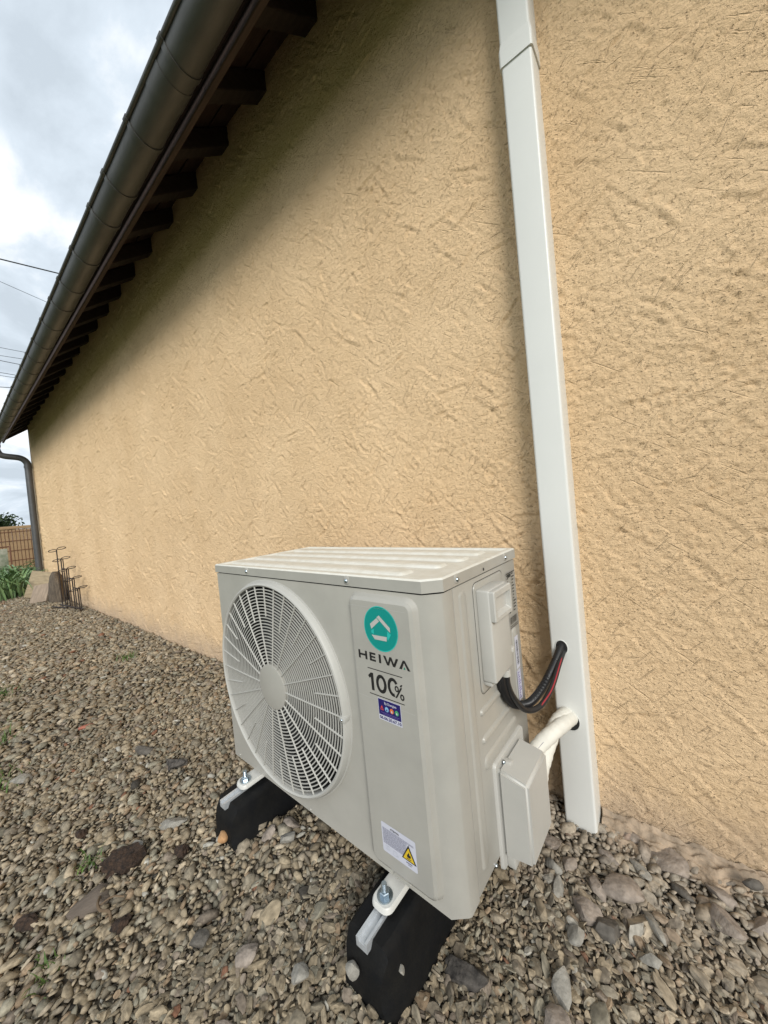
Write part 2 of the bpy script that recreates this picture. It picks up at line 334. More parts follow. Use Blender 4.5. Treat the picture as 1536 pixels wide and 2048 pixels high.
r3 = N(t, 'ShaderNodeValToRGB'); e = r3.color_ramp.elements; e[0].color = (0.045, 0.075, 0.02, 1); e[1].color = (0.10, 0.13, 0.045, 1); t.links.new(n2.outputs[0], r3.inputs[0])
sp = N(t, 'ShaderNodeSeparateXYZ'); t.links.new(c.outputs['Object'], sp.inputs[0])
ma = N(t, 'ShaderNodeMapRange'); ma.inputs[1].default_value = -1.35; ma.inputs[2].default_value = -1.65; t.links.new(sp.outputs[1], ma.inputs[0])
mb = N(t, 'ShaderNodeMapRange'); mb.inputs[1].default_value = -7.2; mb.inputs[2].default_value = -7.8; t.links.new(sp.outputs[0], mb.inputs[0])
mm = N(t, 'ShaderNodeMath', operation='MAXIMUM'); t.links.new(ma.outputs[0], mm.inputs[0]); t.links.new(mb.outputs[0], mm.inputs[1])
mixg = N(t, 'ShaderNodeMix', data_type='RGBA'); t.links.new(mm.outputs[0], mixg.inputs[0]); t.links.new(r.outputs[0], mixg.inputs[6]); t.links.new(r3.outputs[0], mixg.inputs[7])
t.links.new(mixg.outputs[2], b.inputs['Base Color'])
bb = N(t, 'ShaderNodeBump'); bb.inputs['Distance'].default_value = 0.008; t.links.new(n.outputs['Distance'], bb.inputs['Height']); t.links.new(bb.outputs[0], b.inputs['Normal'])
ground = new_obj('ground', np_mesh('ground', np.stack([GXX, GYY, GZ], -1).reshape(-1, 3), quads), gm, kind='structure')
ground['label'] = 'grey-brown gravel strip running along the foot of the house wall'

# ------------------------------------------------------------------ house wall (real relief)
house = root('house', (0, 0, 0), 'single storey house with ochre rendered wall and dark overhanging eave', 'house')
XL, XR, ZT = -6.5644, 4.2, 2.70
xs = [XR]
while xs[-1] > XL:
    d = math.hypot(xs[-1]-1.05, 0.95); st = 0.0038*max(1.0, (d/1.05)**1.2)
    if xs[-1] > 1.4: st = 0.004*max(1, 1+(xs[-1]-1.4)*8)
    xs.append(xs[-1]-st)
xs[-1] = XL; xs = np.array(xs[::-1]); zs = np.arange(-0.12, ZT+0.001, 0.0044)
X, Z = np.meshgrid(xs, zs)
def wall_height(X, Z):
    wx = X+0.02*perlin(X*4, Z*4+40)+0.006*perlin(X*17, Z*17+4); wz = Z+0.02*perlin(X*4+70, Z*4)+0.006*perlin(X*17+9, Z*17)
    def rot(d): return wx*math.cos(math.radians(d))+wz*math.sin(math.radians(d)), -wx*math.sin(math.radians(d))+wz*math.cos(math.radians(d))
    mk = 1/(1+np.exp(-perlin(X*2.1+11, Z*2.1+3)*14))
    def an(fx, fy, o): 
        a1, b1 = rot(14); a2, b2 = rot(-28); return perlin(a1*fx+o, b1*fy)*mk+perlin(a2*fx+o, b2*fy+o)*(1-mk)
    right = 1/(1+np.exp(-(X-0.40)/0.25)); patch = np.clip(0.9+0.9*perlin(X*2.3, Z*2.3+77), 0.35, 1.5); rough = (0.24+0.60*right)*patch
    h = 0.0022*perlin(X*5, Z*5)+0.0012*perlin(X*12+3, Z*13)
    f1 = np.tanh(4.0*an(14, 34, 3)); f2 = np.tanh(3.0*an(48, 70, 9)); f3 = an(86, 104, 5); f4 = perlin(X*121+7, Z*122)
    h = h+rough*(0.00045*f1*right+0.0006*f2+0.0011*f3+0.0015*f4)
    p = perlin(X*70+5, Z*85+8); q = an(30, 100, 15)
    h = h-0.0070*np.clip(p-0.38, 0, 1)*np.clip(0.8+1.3*perlin(X*1.9+2, Z*1.9), 0.15, 2)-0.0065*np.clip(q-0.42, 0, 1)
    return h
Hh = wall_height(X, Z)
sr = np.random.default_rng(3)
for k in range(7500):                                  # trowel strokes: one sharp ledge each
    cx = 1.6-(1.6-XL)*sr.random()**1.25; cz = sr.uniform(0.0, 2.5)
    far_ = max(0.0, -cx)/6.5
    an = math.radians(sr.choice([-50, -38, 28, -60, 6, 42], p=[.28, .22, .18, .12, .10, .10])+sr.normal(0, 8)); L = sr.uniform(0.025, 0.10)*(1.0 if cx < 0.7 else 1.3)*(1+0.5*far_); wd = sr.uniform(0.0020, 0.0038)*(1+1.8*far_)
    am = sr.choice([-1, 1])*sr.uniform(0.0008, 0.0026)*(0.75 if cx > 0.8 else 1.0)*(1+0.8*far_)
    i0, i1 = np.searchsorted(xs, cx-L*0.8), np.searchsorted(xs, cx+L*0.8); j0, j1 = np.searchsorted(zs, cz-L*0.8), np.searchsorted(zs, cz+L*0.8)
    if i1-i0 < 2 or j1-j0 < 2: continue
    dx = X[j0:j1, i0:i1]-cx; dz = Z[j0:j1, i0:i1]-cz
    s_ = dx*math.cos(an)+dz*math.sin(an); q_ = -dx*math.sin(an)+dz*math.cos(an)+s_*s_*sr.normal(0, 1.4)
    Hh[j0:j1, i0:i1] += am*np.tanh(q_/wd*1.6)*np.exp(-(q_/(3.2*wd))**2)*np.clip(1-(np.abs(s_)/(L*0.55))**4, 0, 1)
nx_, nz_ = len(xs), len(zs); idx = np.arange(nx_*nz_).reshape(nz_, nx_)
quads = np.stack([idx[:-1, :-1], idx[:-1, 1:], idx[1:, 1:], idx[1:, :-1]], -1).reshape(-1, 4)
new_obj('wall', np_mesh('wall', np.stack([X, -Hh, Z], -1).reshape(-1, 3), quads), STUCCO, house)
gv = [(XL, 0.004, -0.12), (XL, 7.0, -0.12), (XL, 7.0, 2.6), (XL, 3.5, 5.4), (XL, 0.004, 2.6)]
new_obj('gable_wall', mesh('gable_wall', gv, [(0, 1, 2, 3, 4)]), STUCCO, house)
new_obj('corner_edge', from_bm('corner_edge', box_bm((XL-0.004, -0.003, -0.1), (XL+0.006, 0.006, 2.5)), None), mat('corner_bead', (0.62, 0.56, 0.50), 0.7), house)

# roof: boards, rafters, fascia, tiles
roof = new_obj('roof', None, parent=house)
SL = -0.80                                              # z change per metre outwards (towards -y)
zb = lambda y: 2.615 + 0.80*y
RX0, RX1 = XL-0.10, 4.2
yE = -0.285
# sheathing boards running along the house, overlapping like real planks
by = 0.30; k = 0
while by > yE:
    y1 = max(by-0.098, yE)
    v = [(RX0, by, zb(by)), (RX1, by, zb(by)), (RX1, y1+0.003, zb(y1)), (RX0, y1+0.003, zb(y1))]
    dz = 0.018+0.004*(k % 2); off = 0.004*(k % 3)
    V = [(a, b, c+off) for a, b, c in v]+[(a, b, c+dz+off) for a, b, c in v]
    new_obj('roof_board', mesh('roof_board', V, [(0, 1, 2, 3), (7, 6, 5, 4), (0, 4, 5, 1), (1, 5, 6, 2), (2, 6, 7, 3), (3, 7, 4, 0)]), BOARD, roof)
    by = y1; k += 1
# roof covering above
V = [(RX0, yE-0.02, zb(yE)+0.045), (RX1, yE-0.02, zb(yE)+0.045), (RX1, 3.5, zb(3.5)+0.045), (RX0, 3.5, zb(3.5)+0.045), (RX0, 7.3, zb(-0.3)+0.045), (RX1, 7.3, zb(-0.3)+0.045)]
V += [(a, b, c+0.03) for a, b, c in V]
new_obj('roof_covering', mesh('roof_covering', V, [(0, 1, 2, 3), (3, 2, 5, 4), (6, 9, 8, 7), (9, 10, 11, 8), (0, 6, 7, 1), (4, 5, 11, 10), (0, 3, 9, 6), (3, 4, 10, 9), (1, 7, 8, 2), (2, 8, 11, 5)]), TILE, roof)
prof = [(-0.105, 0.0), (-0.08, 0.03), (-0.04, 0.045), (0.0, 0.03), (0.03, 0.005), (0.075, 0.0), (0.105, 0.01)]
tv = []; tf = []
for y in (yE-0.055, yE+0.32):
    for lay in (0, 0.012):
        tv += [(x, y-yE, z+lay+0.80*(y-yE)) for x, z in prof]
n = len(prof)
for i in range(n-1): tf += [(i, i+1, 2*n+i+1, 2*n+i), (n+i, 3*n+i, 3*n+i+1, n+i+1), (i, n+i, n+i+1, i+1)]
tme = mesh('roof_tile', tv, tf, 40)
for k in range(52): new_obj('roof_tile', tme, TILE, roof, loc=(RX0+0.1+k*0.208, yE, zb(yE)+0.077))
# rafters with plumb cut ends
rv = []
for x in (-0.036, 0.036):
    rv += [(x, 0.30, zb(0.30)-0.002), (x, 0.30, zb(0.30)-0.090), (x, -0.225, zb(-0.225)-0.088), (x, -0.262, zb(-0.262)-0.075), (x, -0.262, zb(-0.262)-0.002)]
rf = [(4, 3, 2, 1, 0), (5, 6, 7, 8, 9)]+[(i, (i+1) % 5, 5+(i+1) % 5, 5+i) for i in range(5)]
bm = bmesh.new(); vs = [bm.verts.new(p) for p in rv]; [bm.faces.new([vs[i] for i in f]) for f in rf]
bmesh.ops.bevel(bm, geom=list(bm.edges), offset=0.003, segments=1, affect='EDGES'); rme = from_bm('rafter', bm)
for k in range(35):
    x = 0.16-0.311*k+3.732
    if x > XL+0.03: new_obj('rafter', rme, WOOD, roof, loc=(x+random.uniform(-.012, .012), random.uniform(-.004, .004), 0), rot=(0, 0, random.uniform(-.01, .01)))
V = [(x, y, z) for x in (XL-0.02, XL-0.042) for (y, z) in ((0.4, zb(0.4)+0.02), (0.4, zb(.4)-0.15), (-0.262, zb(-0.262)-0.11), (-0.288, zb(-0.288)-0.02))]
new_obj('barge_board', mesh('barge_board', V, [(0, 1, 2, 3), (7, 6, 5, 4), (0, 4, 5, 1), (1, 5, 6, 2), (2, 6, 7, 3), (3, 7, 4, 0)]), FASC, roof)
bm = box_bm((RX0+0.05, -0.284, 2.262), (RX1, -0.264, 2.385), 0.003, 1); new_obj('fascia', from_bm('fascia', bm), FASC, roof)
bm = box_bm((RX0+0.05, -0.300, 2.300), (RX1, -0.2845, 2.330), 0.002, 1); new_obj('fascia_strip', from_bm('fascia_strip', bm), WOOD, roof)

# gutter: half round, slight fall to the left, rolled front bead
gut = new_obj('gutter', None, parent=house)
GR, GYc, GZc = 0.057, -0.361, 2.298
def gz(x): return GZc-0.006*(0.2-x)
def half_band(x0, x1, r0, r1, lift=0.0):
    V = []; F = []; n = 20
    for x in (x0, x1):
        for r in (r0, r1):
            for i in range(n+1):
                a = math.radians(180+180*i/n); V.append((x, GYc-r*math.cos(a)*-1 if False else GYc+r*math.cos(a), gz(x)+r*math.sin(a)+lift))
    m = n+1
    for i in range(n):
        F += [(m+i, m+i+1, 3*m+i+1, 3*m+i), (i+1, i, 2*m+i, 2*m+i+1), (i, i+1, m+i+1, m+i), (2*m+i+1, 2*m+i, 3*m+i, 3*m+i+1)]
    F += [(0, m, 3*m, 2*m), (n, 2*m+n, 3*m+n, m+n)]
    return V, F
v, f = half_band(XL-0.04, 4.2, GR-0.002, GR); new_obj('channel', mesh('channel', v, f, 30), ZINC, gut)
tube('front_bead', [(XL-0.04, GYc-GR-0.004, gz(XL)+0.002), (4.2, GYc-GR-0.004, gz(4.2)+0.002)], 0.0085, ZINC, gut, seg=12)
jx = [-0.07, -0.396, -0.69, -0.92, -1.28, -1.61, -1.87, -2.19, -2.55, -2.86, -3.17, -3.48, -3.79, -4.10, -4.41, -4.72, -5.03, -5.34, -5.65, -5.96, -6.27, 0.24, 0.55, 0.86, 1.17, 1.48]
for x in jx:
    v, f = half_band(x-0.011, x+0.011, GR+0.0005, GR+0.0035)
    br = new_obj('bracket', mesh('bracket', v, f, 30), ZINC, gut)
    tube('bracket_hook', [(x-0.011, GYc-GR-0.004, gz(x)+0.002), (x+0.011, GYc-GR-0.004, gz(x)+0.002)], 0.0115, ZINC, br, seg=10)
for x in (-0.215, -4.2):
    v, f = half_band(x-0.0015, x+0.09, GR+0.0005, GR+0.0018); new_obj('seam_sleeve', mesh('seam_sleeve', v, f, 30), ZINC, gut)
v, f = half_band(XL-0.043, XL-0.040, 0.0005, GR+0.001); new_obj('end_cap', mesh('end_cap', v, f), ZINC, gut)
dsp = new_obj('downspout', None, parent=house)
px, py = XL+0.11, -0.058
pth = spline([(XL+0.09, GYc, gz(XL)-0.045), (XL+0.09, GYc, gz(XL)-0.13), (XL+0.09, GYc+0.05, gz(XL)-0.205), (px, py-0.075, 2.02), (px, py-0.008, 1.955), (px, py, 1.88)], 40)
tube('elbow', pth, 0.043, PIPE, dsp, seg=16)
tube('pipe', [(px, py, 1.89), (px, py, 0.0)], 0.041, PIPE, dsp, seg=18)
tube('pipe_collar', [(px, py, 1.87), (px, py, 1.90)], 0.0465, PIPE, dsp, seg=18)
tube('outlet', [(XL+0.09, GYc, gz(XL)-0.045), (XL+0.09, GYc, gz(XL)-0.085)], 0.047, PIPE, dsp, seg=16)

# ------------------------------------------------------------------ cable conduit on the wall
cond = root('cable_conduit', (0.846, 0, 0), 'tall white plastic cable trunking fixed up the ochre wall behind the unit', 'cable trunking')
def cond_sec(name, z0, z1, g, m, parent):
    pts = [(x, y) for x, y in rrect(-0.034-g, 0.034+g, -0.062-g, 0.02, 0.006)]
    bm = bmesh.new(); lo = [bm.verts.new((x, y, z0)) for x, y in pts]; hi = [bm.verts.new((x, y, z1)) for x, y in pts]
    for i in range(len(pts)): bm.faces.new((lo[i], lo[(i+1) % len(pts)], hi[(i+1) % len(pts)], hi[i]))
    bm.faces.new(lo[::-1]); bm.faces.new(hi)
    return new_obj(name, from_bm(name, bm, 30), m, parent)
cond_sec('trunking_cover', -0.016, 2.64, 0.0, PVC, cond)
cond_sec('coupling_sleeve', 1.796, 1.832, 0.0032, PVC, cond)
v, f = loft([[(x, y, 1.8318) for x, y in rrect(-0.0372, 0.0372, -0.0652, 0.02, 0.006)], [(x, y, 1.850) for x, y in rrect(-0.0345, 0.0345, -0.0625, 0.02, 0.006)]])
bm = bmesh.new(); me = mesh('t', v, f); bm.from_mesh(me); new_obj('sleeve_taper', from_bm('sleeve_taper', bm, 30), PVC, cond)
for nm, hx, hz, rx, rz in (('cable_hole', -0.009, 0.436, 0.0135, 0.017), ('pipe_hole', -0.004, 0.262, 0.021, 0.024)):
    pts = disc(hx, hz, rx, rz, 28); bm = bmesh.new()
    bm.faces.new([bm.verts.new((x, -0.0624, z)) for x, z in pts]); new_obj(nm, from_bm(nm, bm), DARK, cond)
    ring = [(x, -0.0628, z) for x, z in pts]; tube('hole_edge', ring+[ring[0]], 0.0009, PVC, cond, seg=6)

# ------------------------------------------------------------------ outdoor unit
UX, UY, UYAW, UZ = 0.0172, -0.461, -0.0245, 0.120
unit = root('heat_pump_unit', (UX, UY, UZ), 'beige outdoor heat pump unit with round fan grille on black feet', 'heat pump', rotz=UYAW)
def ul(u, v, w):
    c_, s_ = math.cos(UYAW), math.sin(UYAW); return Vector((UX+c_*u-s_*v, UY+s_*u+c_*v, UZ+w))
LZ = 0.5385
FC = (0.264, 0.2765); FRo = 0.2555
# front sheet with fan opening, wrapping round the right corner
bm = bmesh.new()
c1 = 0.026
outer = [(0.0, 0.0), (UW-c1, 0.0), (UW-c1, LZ), (0.0, LZ)]
ov = [bm.verts.new((x, 0, z)) for x, z in outer]; iv = [bm.verts.new((x, 0, z)) for x, z in disc(FC[0], FC[1], FRo-0.012, n=72)]
ed = [bm.edges.new((ov[i], ov[(i+1) % 4])) for i in range(4)]+[bm.edges.new((iv[i], iv[(i+1) % 72])) for i in range(72)]
bmesh.ops.triangle_fill(bm, use_beauty=True, edges=ed)
for f in list(bm.faces):
    c = f.calc_center_median()
    if math.hypot(c.x-FC[0], c.z-FC[1]) < FRo-0.02: bm.faces.remove(f)
a0, a1 = ov[1], ov[2]
pv = []
for x, y in ((UW-0.0030, 0.0190), (UW, 0.0235), (UW, 0.052)):
    pv.append((bm.verts.new((x, y, 0)), bm.verts.new((x, y, LZ))))
prev = (a0, a1)
for p in pv: bm.faces.new((prev[0], p[0], p[1], prev[1])); prev = p
e0 = (bm.verts.new((UW-0.012, 0.052, 0)), bm.verts.new((UW-0.012, 0.052, LZ))); bm.faces.new((prev[0], e0[0], e0[1], prev[1]))
new_obj('front_panel', from_bm('front_panel', bm, 40), PAINT, unit)
box('side_panel', (UW-0.006, 0.0542, 0.004), (UW, UD, LZ), PAINT, unit, bev=0.0012)
box('left_panel', (0.0005, 0.001, 0.0), (0.006, UD, LZ), PAINT, unit)
box('rear_panel', (0.006, UD-0.006, 0.0), (UW-0.006, UD-0.0005, LZ), PAINT, unit)
box('base_pan', (0.004, 0.004, 0.001), (UW-0.032, UD-0.002, 0.012), PAINT, unit)
box('inner_cavity', (0.012, 0.215, 0.006), (UW-0.02, 0.225, LZ-0.004), DARK, unit)
box('lid_gap_backing', (0.003, 0.003, LZ-0.004), (UW-0.034, UD-0.003, LZ+0.004), DARK, unit)
box('gap_backing', (UW-0.016, 0.045, 0.002), (UW-0.009, 0.062, LZ-0.002), DARK, unit)
# shroud tube behind the grille
v, f = tube_data([(FC[0], 0.004, FC[1]), (FC[0], 0.16, FC[1])], FRo-0.009, 48, caps=False); new_obj('fan_shroud', mesh('fan_shroud', v, f, 60), DARK, unit)
fan = new_obj('fan', None, parent=unit, loc=(FC[0], 0.09, FC[1]))
tube('fan_hub', [(0, -0.03, 0), (0, 0.03, 0)], 0.045, BLADE, fan, seg=24)
for k in range(3):
    V = []; F = []
    for i in range(9):
        rr_ = 0.04+0.185*i/8; wdt = math.radians(30+20*(i/8))
        for j in range(7):
            a = -wdt/1+2*wdt*j/6+math.radians(120*k+20+8*i/8); V.append((rr_*math.cos(a), -0.026+0.052*j/6, rr_*math.sin(a)))
    for i in range(8):
        for j in range(6): F.append((i*7+j, i*7+j+1, (i+1)*7+j+1, (i+1)*7+j))
    new_obj('blade', mesh('blade', V, F, 60), BLADE, fan)
# grille
grl = new_obj('fan_grille', None, parent=unit, loc=(FC[0], 0, FC[1]))
def lathe(prof, n=96):                                  # profile (radius, v)
    V = []; F = []; m = len(prof)
    for i in range(n):
        a = 2*math.pi*i/n
        for r_, y in prof: V.append((r_*math.cos(a), y, r_*math.sin(a)))
    for i in range(n):
        for j in range(m): F.append((i*m+j, i*m+(j+1) % m, ((i+1) % n)*m+(j+1) % m, ((i+1) % n)*m+j))
    bm = bmesh.new(); me = mesh('t', V, F); bm.from_mesh(me); bpy.data.meshes.remove(me); return bm
new_obj('grille_rim', from_bm('grille_rim', lathe([(0.2590, 0.001), (0.2588, -0.0012), (0.2555, -0.0015), (0.2545, -0.009), (0.2515, -0.0145), (0.2480, -0.0160), (0.2445, -0.0135), (0.2430, -0.006), (0.2428, 0.001)], 120), 35), GRILLE, grl)
dome = lambda r_: -0.0120-0.0025*(1-(r_/0.24)**2)
nr = 24
for i in range(nr):
    r_ = 0.0605+(0.2365-0.0605)*i/(nr-1); d = dome(r_)+0.0016
    new_obj('grille_ring', from_bm('grille_ring', lathe([(r_-0.00125, d), (r_+0.00125, d), (r_+0.0010, d+0.0020), (r_-0.0010, d+0.0020)], 96), 40), GRILLE, grl)
for k in range(36):
    a = math.radians(10*k); ra = 0.050 if k % 2 == 0 else (0.168, 0.178, 0.160, 0.150, 0.172, 0.158)[(k//2) % 6]
    ca, sa = math.cos(a), math.sin(a); V = []
    nseg = 8
    for i in range(nseg+1):
        r_ = ra+(0.2440-ra)*i/nseg; d = dome(r_)-0.0012
        for s_, dd in ((-0.0012, 0.0006), (-0.0008, 0), (0.0008, 0), (0.0012, 0.0006), (0.0011, 0.0030), (-0.0011, 0.0030)):
            V.append((r_*ca-s_*sa, d+dd, r_*sa+s_*ca))
    F = [(i*6+j, i*6+(j+1) % 6, (i+1)*6+(j+1) % 6, (i+1)*6+j) for i in range(nseg) for j in range(6)]+[tuple(range(6)), tuple(nseg*6+j for j in range(6))[::-1]]
    bm = bmesh.new(); me = mesh('t', V, F); bm.from_mesh(me); bpy.data.meshes.remove(me)
    new_obj('grille_rib', from_bm('grille_rib', bm, 40), GRILLE, grl)
new_obj('grille_hub', from_bm('grille_hub', lathe([(0.0001, -0.0168), (0.051, -0.0166), (0.0538, -0.0158), (0.0545, -0.013), (0.0545, -0.006), (0.0001, -0.006)], 48), 40), PAINT, grl)
tb = box('grille_tab', (0.2405, -0.0185, -0.0055), (0.2560, -0.002, 0.0055), GRILLE, grl, bev=0.002)
def screw(parent, fr, x, y, h, r_=0.0042, m=BOLT):
    V = []; F = []
    rings = [[fr(px_, py_, h) for px_, py_ in disc(x, y, r_, n=14)], [fr(px_, py_, h+r_*0.45) for px_, py_ in disc(x, y, r_*0.85, n=14)], [fr(px_, py_, h+r_*0.7) for px_, py_ in disc(x, y, r_*0.45, n=14)]]
    v, f = loft(rings); bm = bmesh.new(); me = mesh('t', v, f); bm.from_mesh(me); bpy.data.meshes.remove(me)
    s = new_obj('screw', from_bm('screw', bm, 60), m, parent)
    return s
screw(tb, FR, 0.2485, 0.0, 0.0185, 0.0026)
# lid with pressed beads
lid = new_obj('lid', None, parent=unit)
LT = 0.5640
pl = [(-0.003, -0.003), (UW-0.024, -0.003), (UW+0.003, 0.021), (UW+0.003, UD+0.002), (-0.003, UD+0.002)]
def inset(p, d):
    n = len(p); o = []
    for i in range(n):
        a = Vector(p[i-1]); b_ = Vector(p[i]); c = Vector(p[(i+1) % n]); e1 = (b_-a).normalized(); e2 = (c-b_).normalized()
        n1_ = Vector((-e1.y, e1.x)); n2_ = Vector((-e2.y, e2.x)); bi = (n1_+n2_); bi = bi/(bi.dot(n1_)); o.append(tuple(b_+bi*d))
    return o
rings = [[(x, y, LZ+0.0030) for x, y in pl], [(x, y, LT-0.003) for x, y in pl], [(x, y, LT) for x, y in inset(pl, 0.003)], [(x, y, LT) for x, y in inset(pl, 0.012)], [(x, y, LT-0.004) for x, y in inset(pl, 0.017)]]
v, f = loft(rings, cap0=True); bm = bmesh.new(); me = mesh('t', v, f); bm.from_mesh(me); bpy.data.meshes.remove(me)
me = from_bm('lid_sheet', bm, 30); me.materials.append(PAINT); me.materials.append(LIDLIT)
for p in me.polygons: p.material_index = 1 if p.center.z > LT-0.0045 and p.normal.z > 0.3 else 0  # upward faces take the copy with the top light in its colour
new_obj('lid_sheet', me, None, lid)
TP = lambda x, y, h: (x, y, LT-0.004+h*0.75)
for y0, y1, x0, x1 in ((0.030, 0.075, 0.02, 0.66), (0.103, 0.148, 0.02, 0.69), (0.176, 0.221, 0.02, 0.70), (0.249, 0.300, 0.02, 0.70)):
    o = emboss('pressed_bead', TP, x0, x1, y0, y1, 0.014, 0.0065, 0.009, LIDLIT, lid)
for u in (0.176, 0.548):
    emboss('screw_notch', FR, u-0.0075, u+0.0075, 0.5445, 0.5615, 0.006, 0.0012, 0.001, PAINT, lid, base=0.003)
    screw(lid, FR, u, 0.5515, 0.0042)
for v_, in ((0.066,), (0.283,)):
    emboss('screw_notch', SD, v_-0.0075, v_+0.0075, 0.5445, 0.5615, 0.006, 0.0012, 0.001, PAINT, lid, base=0.003)
    screw(lid, SD, v_, 0.5515, 0.0042)
flat('screw_hole', SD, disc(0.172, 0.548, 0.0032, 0.0032, 14), 0.0034, BLACKI, lid)
# raised service panel with logo and stickers
srv = new_obj('service_panel', None, parent=unit)
PH = 0.013
emboss('raised_cover', FR, 0.552, 0.7085, 0.018, 0.5325, 0.022, PH, 0.0115, PAINT, srv, smooth=25)
H0 = PH+0.0003
emboss('grip_ridge', FR, 0.600, 0.640, 0.0045, 0.0125, 0.002, 0.004, 0.001, PAINT, unit)
stk = new_obj('logo_sticker', None, parent=srv)
flat('logo_disc', FR, disc(0.6336, 0.4750, 0.0378, 0.0392, 56), H0, TEAL, stk)
flat('logo_disc_edge', FR, stroke(disc(0.6336, 0.4750, 0.0378, 0.0392, 56), 0.0016, True), H0+0.0003, TEAL2, stk)
flat('logo_roof', FR, [(0.6099, 0.4809), (0.6268, 0.4935), (0.632, 0.4881), (0.6121, 0.4721)], H0+0.0004, LOGOG, stk)
flat('logo_roof', FR, [(0.6272, 0.4945), (0.6327, 0.4990), (0.6557, 0.4798), (0.6554, 0.4715)], H0+0.0006, LOGOG, stk)
flat('logo_base', FR, [(0.6115, 0.4619), (0.6468, 0.4628), (0.6458, 0.4549), (0.6186, 0.4545)], H0+0.0006, LOGOG, stk)
flat('logo_side', FR, [(0.6119, 0.4701), (0.6176, 0.4730), (0.6172, 0.4630), (0.6113, 0.4659)], H0+0.0004, TEAL2, stk)
flat('logo_side', FR, [(0.6491, 0.4735), (0.6567, 0.4684), (0.6485, 0.4563), (0.6472, 0.461)], H0+0.0004, TEAL2, stk)
ht, hb = 0.4284, 0.4128; s_ = 0.0048
L = [rect(0.5733, 0.5733+s_, hb, ht), rect(0.5901, 0.5901+s_, hb, ht), rect(0.5779, 0.5903, 0.4188, 0.4225),
     rect(0.6010, 0.6010+s_, hb, ht), rect(0.6056, 0.6155, hb, hb+0.0035), rect(0.6056, 0.6145, 0.4190, 0.4222), rect(0.6056, 0.6155, ht-0.0035, ht),
     rect(0.6229, 0.6279, hb, ht)]
flat('heiwa_lettering', FR, L, H0, BLACKI, stk)
wz = [(0.6336, ht), (0.6390, ht), (0.6440, 0.4200), (0.6480, ht), (0.6524, ht), (0.6566, 0.4200), (0.6622, ht), (0.6673, ht), (0.6592, hb), (0.6543, hb), (0.6502, 0.4205), (0.6458, hb), (0.6412, hb)]
W2 = [[(0.6336, ht), (0.6390, ht), (0.6458, hb), (0.6412, hb)], [(0.6458, hb), (0.6432, 0.4168), (0.6480, ht), (0.6524, ht)], [(0.6480, ht), (0.6524, ht), (0.6592, hb), (0.6543, hb)], [(0.6543, hb), (0.6592, hb), (0.6673, ht), (0.6622, ht)],
      [(0.6678, hb), (0.6733, hb), (0.6812, ht+0.0004), (0.6772, ht+0.0004)], [(0.6768, ht+0.0004), (0.6812, ht+0.0004), (0.6912, hb), (0.6857, hb)]]
for k, p in enumerate(W2): flat('heiwa_lettering', FR, p, H0+0.0001+0.00003*k, BLACKI, stk)
flat('letter_mark', FR, [(0.6765, hb+0.0005), (0.6812, hb+0.0005), (0.6790, hb+0.0052)], H0, TEALD, stk)
flat('rule_line', FR, rect(0.5930, 0.6722, 0.3975, 0.3990), H0, BLACKI, stk); flat('rule_line', FR, rect(0.5930, 0.6722, 0.3508, 0.3523), H0, BLACKI, stk)
big = [[(0.5990, 0.3585), (0.6055, 0.3585), (0.6055, 0.3906), (0.6000, 0.3906), (0.5990, 0.3898)], [(0.5926, 0.3838), (0.5958, 0.3796), (0.5992, 0.3822), (0.5992, 0.3898), (0.5988, 0.3896)]]
flat('hundred_percent_print', FR, big, H0, BLACKI, stk)
flat('hundred_percent_print', FR, stroke(disc(0.6232, 0.3748, 0.0092, 0.0137, 36), 0.0060, True), H0, BLACKI, stk)
flat('hundred_percent_print', FR, stroke(arc(0.6500, 0.3760, 0.0092, 0.0137, 32, 285, 26), 0.0058), H0, BLACKI, stk)
pc = stroke(disc(0.6580, 0.3752, 0.0032, 0.0042, 22), 0.0027, True)+stroke(disc(0.6685, 0.3632, 0.0032, 0.0042, 22), 0.0027, True)+[[(0.6532, 0.3590), (0.6568, 0.3590), (0.6700, 0.3795), (0.6664, 0.3795)], [(0.6650, 0.3815), (0.6682, 0.3800), (0.6712, 0.3850), (0.6682, 0.3850)]]
flat('hundred_percent_print', FR, pc, H0+0.0001, BLACKI, stk)
flat('sticker_film_edge', FR, stroke([(0.556, 0.5105), (0.690, 0.5105)], 0.0006)+stroke([(0.560, 0.343), (0.692, 0.340)], 0.0006), H0, LOGOG, stk)
ist = new_obj('installer_sticker', None, parent=srv)
flat('sticker_white', FR, rect(0.6110, 0.6632, 0.3095, 0.3484), H0+0.0002, WHITEI, ist)
flat('sticker_blue', FR, rect(0.6122, 0.6620, 0.3190, 0.3474), H0+0.0005, NAVY, ist)
text('sticker_title', FR, 'By Energies', 0.6262, 0.3400, 0.0062, H0+0.0008, WHITEI, ist, width=0.027, off=0.0001)
for k, m_ in enumerate((REDI, BLUEI, ORI, GRI)):
    cx = 0.6200+0.0112*k
    flat('sticker_icon', FR, [(cx-0.0036, 0.3280), (cx+0.0036, 0.3280), (cx+0.0022, 0.3330), (cx, 0.3368), (cx-0.0022, 0.3330)] if k == 0 else disc(cx, 0.3318, 0.0042, 0.0045, 20), H0+0.0008, m_, ist)
    flat('sticker_icon_mark', FR, disc(cx, 0.3305, 0.0014, 0.0020, 10), H0+0.0010, WHITEI if k in (2, 3) else NAVY, ist)
flat('sticker_text_line', FR, [rect(0.617, 0.6590, 0.3237, 0.3244), rect(0.622, 0.655, 0.3212, 0.3218)], H0+0.0008, PURP, ist)
text('sticker_phone', FR, '06.06.20.67.10', 0.6130, 0.3118, 0.0074, H0+0.0005, NAVY, ist, width=0.0485, off=0.00022)
wl = new_obj('warning_label', None, parent=srv)
